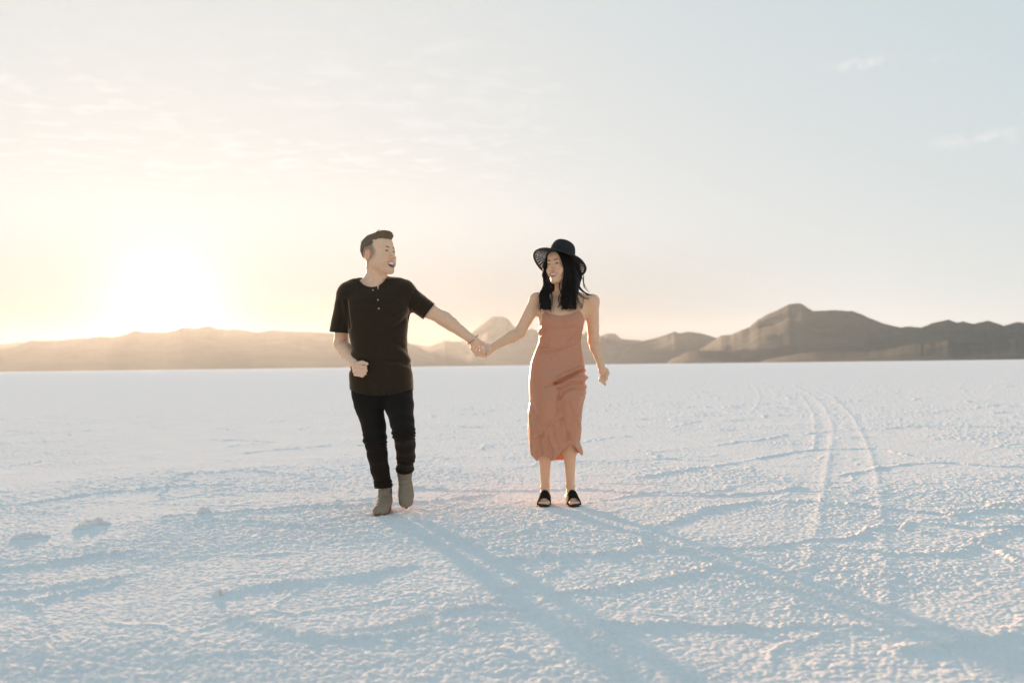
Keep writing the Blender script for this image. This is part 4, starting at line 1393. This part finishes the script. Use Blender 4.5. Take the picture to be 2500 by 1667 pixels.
# legs and feet
for (hp, kn, an, toe, sx) in ((w(1341, 930, WY), w(1330, 1078, 6.575), ank_l, G(1321, 1232), -1), (w(1388, 930, WY), w(1390, 1062, 6.56), ank_r, G(1399, 1232), 1)):
    f.cap(hp, kn, .058, .045, .02)
    cf = kn + (an - kn) * .30 + np.array([0, .012, 0])
    f.cap(kn, cf, .044, .043, .03)
    f.cap(cf, an, .043, .0265, .03)
    hd = np.array([.10 * sx, -1., 0]); hd /= np.linalg.norm(hd); sd_ = np.array([hd[1], -hd[0], 0]) * -1
    base = np.array([an[0], an[1], 0.0])
    z0 = .022
    f.ell(base - hd * .018 + [0, 0, z0 + .028], (.023, .029, .030), None, .02)
    f.cap(base + hd * .02 + [0, 0, .075], base + hd * .115 + [0, 0, z0 + .022], .026, .020, .03, flat=((sd_[0], sd_[1], 0), 1.25))
    f.cap(base - hd * .01 + [0, 0, z0 + .02], base + hd * .12 + [0, 0, z0 + .014], .024, .018, .02, flat=((sd_[0], sd_[1], 0), 1.6))
    f.ell(an + [0.024 * sx, .004, -.004], (.010, .012, .012), None, .012); f.ell(an - [0.022 * sx, -.002, -.004], (.010, .012, .012), None, .012)
    inner = -1 if sx == 1 else 1          # side of the big toe, towards the other foot
    for k, (lat, ln, r) in enumerate(((.026, .175, .0115), (.0085, .178, .0085), (-.006, .172, .0080), (-.0195, .163, .0075), (-.031, .150, .0070))):
        a = base + hd * .115 + np.array([lat * inner * .9, 0, 0]) + [0, 0, z0 + .012]
        b = base + hd * ln + np.array([lat * inner, 0, 0]) + [0, 0, z0 + .006]
        f.cap(a, b, r * 1.05, r, .004)
# her right hand closed over his from below, nails upward
f.cap(wr_l, w(1192, 856, 6.355), .023, .024, .012)
f.cap(w(1192, 855, 6.352), w(1178, 860, 6.338), .026, .024, .012, flat=((0, 1, 0), .7))
NAILS = []
for (a, b, c_, r) in (((1176, 862), (1165, 861.5), (1168.6, 849), .0082), ((1179, 866), (1170, 865), (1176.6, 849.5), .0086), ((1184, 868), (1176.5, 867), (1181, 852.5), .0082), ((1188, 869), (1182, 868.5), (1182.6, 859.5), .0074)):
    f.cap(w(*a, 6.335), w(*b, 6.290), r, r, .003)
    f.cap(w(*b, 6.290), w(*c_, 6.276), r, r * .86, .003)
    NAILS.append((w(c_[0] + (c_[0] - b[0]) * .10, c_[1] - 1.6, 6.276 - r * .62), w(*c_, 6.28) - w(*b, 6.29), r))
f.cap(w(1190, 850, 6.36), w(1182, 842, 6.352), .012, .0095, .006)
# her left hand: loose fist hanging, one finger straighter
f.cap(wr_r, w(1470, 903, 6.55), .0225, .0235, .012)
f.ell(w(1473, 908, 6.545), (.0265, .021, .036), Matrix.Rotation(R(-22), 3, 'Y'), .012)
for (a, b, c_, r) in (((1466, 920), (1464.5, 928), (1468, 931), .0085), ((1472, 922), (1470.5, 932), (1474.5, 936), .0090), ((1478, 922), (1476, 933), (1477.5, 939), .0088), ((1483, 916), (1480.5, 925), (1476, 929), .0086)):
    f.cap(w(*a, 6.535), w(*b, 6.520), r * 1.05, r, .003)
    f.cap(w(*b, 6.520), w(*c_, 6.530), r, r * .85, .003)
f.cap(w(1481, 902, 6.54), w(1485, 911, 6.525), .0115, .010, .006); f.cap(w(1485, 911, 6.525), w(1480, 919, 6.515), .010, .0088, .003)
HW.carve(f)
V, F = f.mesh(); del f
V = relax(V, F, 1, .35)
col = head_tint(HW, V, (0.86, 0.52, 0.325), (0.70, 0.29, 0.22))
child(link('body', mesh_np('body', V, F, col=col), skin_w, woman))
face_parts(HW, woman, hair_dark, iris_m, white_m, teeth_m, mouth_m, brow_h=.0235, brow_w=.0022)
for p_, up_, r in NAILS:
    up_ = Vector(up_).normalized()
    Q = Matrix((up_.cross(Vector((0, -1, 0))).normalized(), Vector((0, -1, 0)), up_)).transposed()
    V, F = blob(p_, (r * .72, r * .42, r * 1.15), 8, 6, np.array(Q))
    child(link('fingernail', mesh_np('fingernail', V, F), nail_m, woman))
# earring under the hair
e0 = HW.out((-.074, .006, -.047))
P_ = Parts()
V, F = tube(spline([e0, e0 + np.array([.001, -.006, -.012]), e0 + np.array([.001, -.008, -.026])], 3), .0012, 6); P_.add(V, F)
V, F = blob(e0 + np.array([.001, -.008, -.030]), (.005, .003, .008), 8, 6); P_.add(V, F)
child(P_.build('earring', gold_m, woman))


# dress
def dress():
    T = np.array(sorted(rows(dress_tab, WY)))
    nz_, nt = 300, 260
    z = np.linspace(T[0, 0], T[-1, 0], nz_)
    # smooth the profile
    cols = []
    for i in range(1, 5):
        c = np.interp(z, T[:, 0], T[:, i])
        k = np.exp(-(np.arange(-10, 11) / 4.5) ** 2); k /= k.sum()
        cols.append(np.convolve(np.pad(c, 10, mode='edge'), k, 'valid'))
    cx_, cy_, A_, B_ = [c[:, None] for c in cols]
    t = np.linspace(0, 2 * math.pi, nt, endpoint=False)[None, :]
    n = 2.25
    cs, sn = np.cos(t), np.sin(t)
    rr_ = (np.abs(cs) ** n + np.abs(sn) ** n) ** (-1 / n)
    X = cx_ + A_ * rr_ * cs; Y = cy_ + B_ * rr_ * sn; Z = z[:, None] + 0 * t
    V = np.stack([X, Y, Z], -1).reshape(-1, 3)
    i, j = np.meshgrid(np.arange(nz_ - 1), np.arange(nt), indexing='ij')
    jn = (j + 1) % nt
    F = np.stack([i * nt + j, i * nt + jn, (i + 1) * nt + jn, (i + 1) * nt + j], -1).reshape(-1, 4)
    nn = normals(V, F)
    # photo coordinates on the body plane
    kx = WY / FPX
    U = 1368 + (V[:, 0] - xw(1368)) / kx
    Vv = 900 - (V[:, 2] - zw(900)) / kx
    front = sstep(.02, -.03, V[:, 1] - WY)
    d = np.zeros(len(V))
    low = sstep(940, 1050, Vv)
    d += n3(V, 6, 101, 3) * (.003 + .006 * low) + n3(V, 19, 107, 2) * (.0008 + .0022 * low)
    # gathers hanging in the lower skirt
    th = np.arctan2(V[:, 1] - WY, V[:, 0] - xw(1355))
    gath = fbm(th * 3.4 + .004 * Vv, Vv * .004, 111, 3) - .5
    d += gath * .024 * sstep(1010, 1100, Vv)
    # bust and thighs pressing through
    for (uc, vc, su, sv, am) in ((1346, 783, 17, 17, .018), (1397, 782, 17, 17, .018), (1372, 790, 8, 22, -.006), (1330, 975, 22, 55, .022), (1398, 985, 20, 50, .034), (1398, 1030, 16, 30, .018), (1366, 1000, 8, 50, -.016), (1366, 925, 26, 16, .005)):
        d += front * am * np.exp(-((U - uc) / su) ** 2 - ((Vv - vc) / sv) ** 2)
    FO = [([(1352, 934), (1358.6, 931.4), (1382.8, 920), (1403, 911), (1423.6, 902), (1434, 898)], 3.4, -.020), ([(1356, 923), (1382, 912), (1402, 903), (1420, 895)], 4.5, .009), ([(1329, 941.6), (1347, 936.5), (1356, 933.5)], 3.5, -.008),
          ([(1367.5, 949), (1362, 962), (1358.6, 982), (1360, 1003), (1347, 1023), (1326.7, 1036), (1314, 1028), (1303.8, 1003), (1296, 982)], 5.0, -.006),
          ([(1360, 946), (1372.6, 944), (1393, 935), (1416, 934), (1430, 939)], 3.2, -.008), ([(1372, 937), (1393, 927), (1414, 922), (1432, 924)], 3.6, .008), ([(1362.4, 969.7), (1372.6, 954), (1393, 944), (1418.5, 949), (1431, 957)], 3.4, -.007),
          ([(1376, 962), (1395, 954), (1418, 962), (1428, 972)], 4, .006), ([(1382.8, 987.5), (1390.5, 1013), (1385, 1038.5), (1382.8, 1064)], 5, -.007), ([(1360, 1023), (1367.5, 1048.7), (1377.7, 1071.7)], 3.2, .008), ([(1370, 1020), (1377, 1042), (1388, 1068)], 3.2, -.007),
          ([(1337, 1038.5), (1339.5, 1069), (1349.7, 1097), (1342, 1117.6)], 3.2, .008), ([(1347, 1036), (1350, 1060), (1360, 1090)], 3.5, -.007), ([(1314, 1054), (1301, 1071.7), (1304, 1095)], 3.5, .008), ([(1322, 1048), (1312, 1072), (1318, 1100)], 3.5, -.007),
          ([(1398, 1023), (1405.8, 1048.7), (1408, 1071.7)], 3.5, .007), ([(1400, 1000), (1409, 985), (1418, 975)], 3.5, -.006), ([(1293.6, 1013), (1296, 1054), (1301, 1089.5)], 3.5, -.006), ([(1327, 1060), (1330, 1085), (1336, 1108)], 3, .006),
          ([(1321.6, 858.4), (1354.8, 855.8), (1382.8, 845.6), (1403, 840.5)], 3.2, -.0045), ([(1321, 865), (1350, 863), (1380, 854)], 3.5, .0035), ([(1319, 843), (1342, 843)], 2.6, .004), ([(1318, 849), (1340, 850)], 2.4, -.004),
          ([(1390.5, 827.8), (1403, 817.6), (1418.5, 804.8)], 3, -.0045), ([(1385, 836), (1400, 828), (1418, 818)], 3, .004), ([(1316, 812), (1328, 799)], 2.6, .006), ([(1318, 820), (1332, 806)], 2.6, -.006), ([(1317, 800), (1322, 785), (1321, 770)], 2.4, -.005),
          ([(1335, 802), (1365, 806), (1400, 802)], 4, -.004), ([(1345, 896), (1380, 890), (1415, 876)], 5, -.003), ([(1378, 905), (1402, 897), (1424, 885)], 3.2, -.004)]
    for pts, wd, am in FO:
        wob = 2.0 * (vnoise(U * .09, Vv * .09, 5) - .5)
        dd, sg = polydist(U + wob, Vv + wob, smooth_pts(pts, 4))
        d += 1.35 * front * am * np.exp(-(dd / wd) ** 2)
    # bumps of gathered cloth on the outline over her left hip
    side = sstep(1405, 1425, U)
    for vv_, am in ((905, .006), (912, -.008), (921, .009), (934, -.007), (943, .006), (957, .008), (968, -.006)):
        d += side * am * np.exp(-((Vv - vv_) / 4.0) ** 2)
    V = V + nn * d[:, None]
    U = 1368 + (V[:, 0] - xw(1368)) / kx

    def g(P):
        U = 1368 + (P[:, 0] - xw(1368)) / kx
        isf = P[:, 1] < WY + .012
        neck = np.interp(U, [1300, 1312, 1320, 1326.7, 1333, 1345, 1367, 1395, 1411, 1421.5, 1427, 1438, 1450], [776, 768, 762, 755.5, 763, 769, 772.5, 769.5, 761, 750, 757, 772, 778])
        neck = np.where(isf, neck, 776)
        ztop = zw(900) - (neck - 900) * kx
        # the hem as it swings: lifted at her left knee, low between
        hs_ = np.array(smooth_pts([(1285, 1100), (1298, 1112), (1307, 1119), (1315, 1110), (1327, 1108), (1342, 1117), (1358, 1105), (1375, 1088), (1388, 1081), (1402, 1090), (1414, 1108), (1430, 1116)], 6)); hem_f = np.interp(U, hs_[:, 0], hs_[:, 1]) + 2.0 * (vnoise(U * .12, U * 0, 4) - .5)
        hem_b = np.interp(U, [1285, 1310, 1345, 1375, 1400, 1415, 1430], [1104, 1116, 1128, 1127, 1112, 1106, 1100])
        k = sstep(WY - .10, WY + .06, P[:, 1])
        hem = hem_f * (1 - k) + hem_b * k
        zb = zw(900) - (hem - 900) * kx
        return np.maximum(P[:, 2] - ztop, zb - P[:, 2])
    V, Fs = clip(V, F, g)
    # the rolled hem turns outward a little
    o = link('dress', mesh_np('dress', V, Fs), dress_m, woman)
    m = o.modifiers.new('thickness', 'SOLIDIFY'); m.thickness = .0025; m.offset = -1
    return child(o)


dress_o = dress()
for pts in (((1326.7, 757, -.088), (1321, 742, -.070), (1317, 727, -.030), (1318, 724, .01), (1322, 745, .060), (1326, 778, .085)),
            ((1421.8, 751, -.086), (1424, 738, -.066), (1424.5, 722, -.025), (1424, 719, .01), (1420, 745, .062), (1416, 778, .086))):
    pts = spline([w(u, v, WY + dy) for u, v, dy in pts], 6)
    V, F = tube(pts, .0030, 6)
    link('strap', mesh_np('strap', V, F), dress_m, dress_o)

# slides
for an, toe, sx in ((ank_l, G(1321, 1232), -1), (ank_r, G(1399, 1232), 1)):
    hd = np.array([.10 * sx, -1., 0]); hd /= np.linalg.norm(hd)
    sd_ = np.array([-hd[1], hd[0], 0]); base = np.array([an[0], an[1], .0])
    n = 40; outl = []
    for k in range(n):
        t = 2 * math.pi * k / n
        yy = .068 - .122 * math.cos(t)
        fx = (yy + .054) / .244
        wd = np.interp(fx, [0, .1, .35, .6, .8, .93, 1], [.0, .029, .030, .035, .041, .034, .0])
        outl.append(base + hd * yy + sd_ * math.copysign(max(wd, .01) * abs(math.sin(t)) ** .3, math.sin(t)))
    V, F = [], []
    for z_, k_ in ((.004, .96), (.007, 1.), (.019, 1.), (.022, .97)):
        V += [np.array([base[0] + hd[0] * .068, base[1] + hd[1] * .068, 0]) * (1 - k_) + p * k_ * [1, 1, 0] + [0, 0, z_] for p in outl]
    for r in range(3):
        F += [(r * n + k, r * n + (k + 1) % n, (r + 1) * n + (k + 1) % n, (r + 1) * n + k) for k in range(n)]
    V += [base + hd * .068 + [0, 0, .004], base + hd * .068 + [0, 0, .022]]
    tri = [(4 * n, (k + 1) % n, k) for k in range(n)] + [(4 * n + 1, 3 * n + k, 3 * n + (k + 1) % n) for k in range(n)]
    so = link('slide', mesh_np('slide', V, [np.array(F), np.array(tri)]), slide_sole_m, woman)
    child(so)
    # the broad strap over the instep
    V, F = [], []
    nu, nv = 18, 8
    for a in range(nu + 1):
        th = math.pi * a / nu
        for b in range(nv + 1):
            q = b / nv
            yy = .070 + .080 * q
            arch = .088 - .040 * q
            wd = .040 + .003 * q
            p = base + hd * (yy - .010 * math.cos(th) * -sx) + sd_ * (wd * math.cos(th)) + [0, 0, .012 + arch * math.sin(th) ** .75]
            V.append(p)
    for a in range(nu):
        for b in range(nv):
            F.append((a * (nv + 1) + b, (a + 1) * (nv + 1) + b, (a + 1) * (nv + 1) + b + 1, a * (nv + 1) + b + 1))
    st = link('slide_strap', mesh_np('slide_strap', V, np.array(F)), slide_m, so)
    m = st.modifiers.new('thickness', 'SOLIDIFY'); m.thickness = .004; m.offset = 0


# hat
def hat():
    f_ = HW.M @ np.array([0, -1, 0]); f_[2] = 0; f_ /= np.linalg.norm(f_)
    tl = R(29)
    nrm = Vector(-f_ * math.sin(tl) + np.array([0, 0, math.cos(tl)]))
    fx_ = Vector((-f_[1], f_[0], 0)).normalized() * -1
    Rm = np.array(Matrix((fx_, nrm.cross(fx_), nrm)).transposed())
    c0 = w(1368.5, 633, WY + .008)
    P = lambda L: c0 + np.asarray(L, float) @ Rm.T
    # crown: lathe with a pinched, dented top
    prof = [(.0905, -.012), (.0905, 0), (.089, .02), (.086, .045), (.082, .070), (.077, .092), (.071, .107), (.062, .117), (.050, .121), (.034, .120), (.016, .117), (.001, .116)]
    nt = 56
    V = []
    for r, h in prof:
        for k in range(nt):
            t = 2 * math.pi * k / nt
            sx_, sy_ = math.cos(t), math.sin(t)
            hh = h
            ro = 1 + .006 * math.sin(60 * h * 2)
            if h > .08:
                hh -= .016 * math.exp(-((r * sx_) / .022) ** 2) * (h - .08) / .04
            pin = 1 - .09 * (h / .12) * math.exp(-((t - 3 * math.pi / 2 - .62) / .35) ** 2) - .09 * (h / .12) * math.exp(-((t - 3 * math.pi / 2 + .62) / .35) ** 2)
            V.append((r * sx_ * .97 * pin * ro, r * sy_ * 1.06 * pin * ro, hh))
    F = [(i * nt + k, i * nt + (k + 1) % nt, (i + 1) * nt + (k + 1) % nt, (i + 1) * nt + k) for i in range(len(prof) - 1) for k in range(nt)]
    V = np.array(V)
    # subdivide the lathe finely for the coiled braid relief
    ho_ = link('hat', mesh_np('hat', P(V), np.array(F)), straw_m, woman)
    m = ho_.modifiers.new('thickness', 'SOLIDIFY'); m.thickness = .003; m.offset = -1
    child(ho_)
    # coils of braid round the crown
    br = Parts()
    zs_ = np.linspace(.004, .112, 17)
    for z_ in zs_:
        r = np.interp(z_, [p[1] for p in prof[1:9]], [p[0] for p in prof[1:9]])
        pts = []
        for k in range(41):
            t = 2 * math.pi * k / 40
            pin = 1 - .09 * (z_ / .12) * (math.exp(-((t - 3 * math.pi / 2 - .62) / .35) ** 2) + math.exp(-((t - 3 * math.pi / 2 + .62) / .35) ** 2))
            pts.append((r * math.cos(t) * .97 * pin * 1.01, r * math.sin(t) * 1.06 * pin * 1.01, z_ + .0006 * math.sin(20 * t)))
        V, F = tube(P(pts), .0024, 5)
        br.add(V, F)
    br.build('braid', straw_m, ho_)
    # brim: solid coils with an open-work row between each pair
    rad = []
    r = .086
    rows_ = []
    rows_.append((.086, .106, 0))
    r = .106
    for k in range(7):
        rows_.append((r, r + .0038, 1)); r += .0038
        rows_.append((r, r + .0060, 0)); r += .0060
    rows_.append((r, .183, 0))
    nt = 210
    V, F = [], []
    lev = [rows_[0][0]] + [q[1] for q in rows_]

    def bz(r, t):
        q = (r - .086) / .097
        return -.004 - .030 * q ** 1.5 + .010 * q * q * math.sin(2 * t + .5) + .003 * q * math.sin(5 * t)
    for r in lev:
        for k in range(nt):
            t = 2 * math.pi * k / nt
            V.append((r * .985 * math.cos(t), r * 1.02 * math.sin(t), bz(r, t)))
    hr = np.random.default_rng(11)
    for i, (a, b, op) in enumerate(rows_):
        for k in range(nt):
            if op and (k + (i // 2)) % 5 < 3: continue
            F.append((i * nt + k, i * nt + (k + 1) % nt, (i + 1) * nt + (k + 1) % nt, (i + 1) * nt + k))
    V = np.array(V)
    bo = link('brim', mesh_np('brim', P(V), np.array(F)), straw_m, ho_)
    m = bo.modifiers.new('thickness', 'SOLIDIFY'); m.thickness = .0026; m.offset = 0
    pts = [(.184 * .985 * math.cos(2 * math.pi * k / 90), .184 * 1.02 * math.sin(2 * math.pi * k / 90), bz(.183, 2 * math.pi * k / 90)) for k in range(91)]
    V, F = tube(P(pts), .0028, 6)
    link('brim_edge', mesh_np('brim_edge', V, F), straw_m, ho_)
    return ho_


hat()


# hair: a dark mass under the hat, two long sections over the chest, loose waves and flyaways
def whair():
    f = Field(axis(w(1300, 600, WY)[0], w(1440, 600, WY)[0], .0032, []), axis(6.40, 6.75, .0034, []), axis(zw(768), zw(600), .0032, []))
    sl, X, Y, Z = f.block(HW.p - .5, HW.p + .5)
    M_ = HW.M
    dx, dy, dz = X - HW.p[0], Y - HW.p[1], Z - HW.p[2]
    x = dx * M_[0, 0] + dy * M_[1, 0] + dz * M_[2, 0]
    y = dx * M_[0, 1] + dy * M_[1, 1] + dz * M_[2, 1]
    z = dx * M_[0, 2] + dy * M_[1, 2] + dz * M_[2, 2]
    d = elld(x, y, z, (0, .022, .030), (.083, .102, .088))
    # open it over the face: an arch from a centre parting
    arch = ((x + .004) / .058) ** 2 + ((z + .030) / .098) ** 2
    open_ = np.where(y < -.02, (np.sqrt(arch) - 1) * .055, 1.0)
    d = np.maximum(d, -open_)
    d = np.maximum(d, -(z + .045))
    f.put(sl, d.astype(np.float32), 0, 'add')
    L_ = [((1336, 628, .010), .014), ((1330, 650, .0), .013), ((1330, 672, -.02), .014), ((1334, 694, -.055), .018), ((1331, 714, -.084), .026), ((1330, 736, -.092), .033), ((1332, 757, -.092), .030), ((1332, 763, -.092), .016)]
    R_ = [((1363, 613, -.092), .010), ((1373, 622, -.080), .018), ((1385, 638, -.070), .030), ((1391, 654, -.066), .036), ((1393, 672, -.066), .042), ((1393, 694, -.074), .050), ((1390, 716, -.084), .049), ((1388, 738, -.090), .046), ((1389, 755, -.092), .041), ((1389, 762, -.092), .020)]
    Bk = [((1400, 640, .04), .045), ((1402, 675, .05), .050), ((1398, 705, .055), .045)]
    Bl = [((1352, 650, .05), .045), ((1352, 685, .06), .045), ((1352, 705, .06), .04)]
    for T, fl in ((L_, .42), (R_, .42), (Bk, .7), (Bl, .7)):
        for (p, r), (q, r2) in zip(T[:-1], T[1:]):
            f.cap(w(p[0], p[1], WY + p[2]), w(q[0], q[1], WY + q[2]), r, r2, .012, flat=((0, 1, 0), fl))
    V, F = f.mesh()
    V = relax(V, F, 2, .5)
    nn = normals(V, F)
    # combed relief running down the lengths
    s1 = fbm(V[:, 0] * 190 + 6 * np.sin(V[:, 2] * 22), V[:, 2] * 9, 3, 3) - .5
    V = V + nn * (s1 * .011 - .001)[:, None]
    V[:, 0] += .0035 * np.sin(V[:, 2] * 52 + V[:, 0] * 9) * sstep(zw(680), zw(720), V[:, 2])
    ends = zw(757) + .010 * (vnoise(V[:, 0] * 160, V[:, 0] * 0, 9) - .5) + .006 * (vnoise(V[:, 0] * 60, V[:, 0] * 0, 19) - .5)
    V[:, 2] = np.maximum(V[:, 2], ends)
    ho_ = child(link('hair', mesh_np('hair', V, F), hair_dark, woman))
    P_ = Parts(); Q_ = Parts()
    hr = np.random.default_rng(21)

    def lock(pts, n, spread, r, tgt, wave=0.0, taper=True):
        base = spline([w(u, v, WY + dy) for u, v, dy in pts], 6)
        m = len(base)
        t = np.linspace(0, 1, m)[:, None]
        for i in range(n):
            o0 = hr.normal(0, 1, 3) * spread * [1, .6, .3]; o1 = hr.normal(0, 1, 3) * spread * [1.2, .8, .8]
            ph = hr.uniform(0, 6.28)
            p = base + o0 * (1 - t) + o1 * t
            p[:, 0] += (wave * np.sin(t[:, 0] * 7 + ph) * (.3 + t[:, 0]))
            rr = r * hr.uniform(.6, 1.2) * (np.interp(t[:, 0], [0, .1, .7, 1], [.5, 1, .8, .12]) if taper else 1)
            V, F = tube(p, rr, 4)
            tgt.add(V, F)
    # strands down both sections
    for k in range(9):
        u0 = 1316 + k * 4.0
        lock([(1331 + k * .3, 632, .01), (1327 + k * .6, 672, -.02), (1327 + k * 1.5, 700, -.094), (u0 + 1, 725, -.106), (u0 + 1.5, 760 + hr.uniform(-3, 4), -.110)], 6, .0045, .0014, P_, .0070)
    for k in range(12):
        u0 = 1370 + k * 3.4
        lock([(1361 + k * 1.9, 612 + k * .8, -.100 + k * .002), (1374 + k * 2.2, 640, -.100), (1379 + k * 2.3, 685, -.106), (u0, 728, -.112), (u0, 759 + hr.uniform(-4, 3), -.112)], 6, .0045, .0014, P_, .0060)
    # parting strands hugging the face
    lock([(1350, 611, -.090), (1338, 620, -.080), (1330, 638, -.035), (1328.5, 664, -.025), (1333, 692, -.060)], 16, .0022, .0016, P_, .001)
    lock([(1355, 612, -.100), (1365, 620, -.106), (1373.5, 638, -.108), (1379, 662, -.104), (1376, 686, -.10), (1372, 700, -.10)], 26, .0034, .0017, P_, .001)
    # curls beside the neck
    lock([(1367, 690, -.10), (1366, 706, -.105), (1373, 718, -.108), (1371, 734, -.110), (1362, 752, -.112)], 14, .0020, .0013, P_, .003)
    lock([(1372, 700, -.10), (1368, 716, -.105), (1364, 730, -.110), (1366, 746, -.112)], 7, .0022, .0011, P_, .004)
    lock([(1328, 700, -.09), (1320, 712, -.10), (1319, 728, -.104), (1323, 745, -.106)], 9, .0025, .0012, P_, .003)
    # thrown back over her left shoulder by the wind
    lock([(1402, 682, .0), (1412, 700, -.02), (1424, 713, -.03), (1437, 720, -.03), (1450, 724, -.03)], 26, .0055, .0014, P_, .003)
    lock([(1404, 700, -.03), (1414, 717, -.05), (1428, 727, -.055), (1440, 728, -.05)], 7, .003, .0010, P_, .003)
    lock([(1400, 706, -.06), (1410, 730, -.085), (1420, 747, -.09), (1414, 757, -.10)], 6, .004, .0010, P_, .004)
    lock([(1405, 700, -.05), (1407, 722, -.085), (1412, 742, -.095), (1420, 752, -.09)], 5, .004, .0009, P_, .004)
    lock([(1318, 735, -.09), (1312, 748, -.09), (1320, 763, -.09)], 3, .003, .0008, P_, .002)
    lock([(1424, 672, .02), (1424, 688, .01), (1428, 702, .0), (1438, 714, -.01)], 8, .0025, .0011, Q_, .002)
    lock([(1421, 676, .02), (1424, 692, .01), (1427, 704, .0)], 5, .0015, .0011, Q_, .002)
    # edge of the left section, its backlight put into the strand colour
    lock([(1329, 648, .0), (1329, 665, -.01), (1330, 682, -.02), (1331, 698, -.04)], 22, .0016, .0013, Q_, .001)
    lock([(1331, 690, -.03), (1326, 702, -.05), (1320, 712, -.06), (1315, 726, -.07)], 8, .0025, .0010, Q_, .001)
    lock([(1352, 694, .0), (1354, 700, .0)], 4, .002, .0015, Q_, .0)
    a = P_.build('hair_strands', hair_dark, ho_); a['kind'] = 'stuff'
    b = Q_.build('hair_strands', hair_warm, ho_); b['kind'] = 'stuff'; b['label'] = 'strands coloured orange to look backlit'


whair()
for o in woman.children: child(o)

# ------------------------------------------------------------------ crusts of salt standing above the flat
def crust(u, v, wx_, wy_, h, seed, label):
    p = G(u, v)
    n, m = 44, 26
    hr = np.random.default_rng(seed)
    tt = np.linspace(0, 2 * math.pi, n, endpoint=False)[None, :]
    ss = np.linspace(0, 1, m)[:, None]
    edge = 1 + .75 * (fbm(np.cos(tt) * 1.6 + seed, np.sin(tt) * 1.6, seed, 3) - .5) * 2
    X = ss * wx_ * edge * np.cos(tt); Y = ss * wy_ * edge * np.sin(tt)
    dome = (1 - ss ** 3.0)
    lum = cells((X + 3) * 46, (Y + 3) * 46, seed)
    Z = h * dome * (.55 + .9 * (fbm(X * 16 + seed, Y * 16, seed + 3, 3) - .2)) + .019 * np.clip(1 - lum[0] ** 2 * 1.9, 0, 1) * (.3 + lum[2]) * dome ** .3 + .004 * (vnoise(X * 130, Y * 130, 3) - .5)
    base = salt_height((p.x + X).ravel(), (p.y + Y).ravel()).reshape(X.shape)
    Z = Z + base.mean() - .006 * (ss > .97)
    V = np.stack([p.x + X, p.y + Y, Z], -1).reshape(-1, 3)
    i, j = np.meshgrid(np.arange(m - 1), np.arange(n), indexing='ij')
    F = np.stack([i * n + j, i * n + (j + 1) % n, (i + 1) * n + (j + 1) % n, (i + 1) * n + j], -1).reshape(-1, 4)[:, ::-1]
    o = link('salt_clump', mesh_np('salt_clump', V, F), salt)
    o['label'] = label; o['category'] = 'salt clump'; o['group'] = 'raised lumps of salt crust'


crust(233, 1281, .080, .050, .024, 3, 'tallest salt clump, at far left above the ground seams')
crust(78, 1312, .10, .05, .015, 5, 'broad low salt clump close to the left edge of the flats')
crust(200, 1290, .05, .04, .016, 8, 'small salt clump leaning against the tallest one')
crust(497, 1254, .042, .03, .022, 9, 'small round salt clump between the left edge and the man')
crust(534, 1453, .022, .018, .014, 12, 'tiny lone salt clump in the near foreground beside a seam')
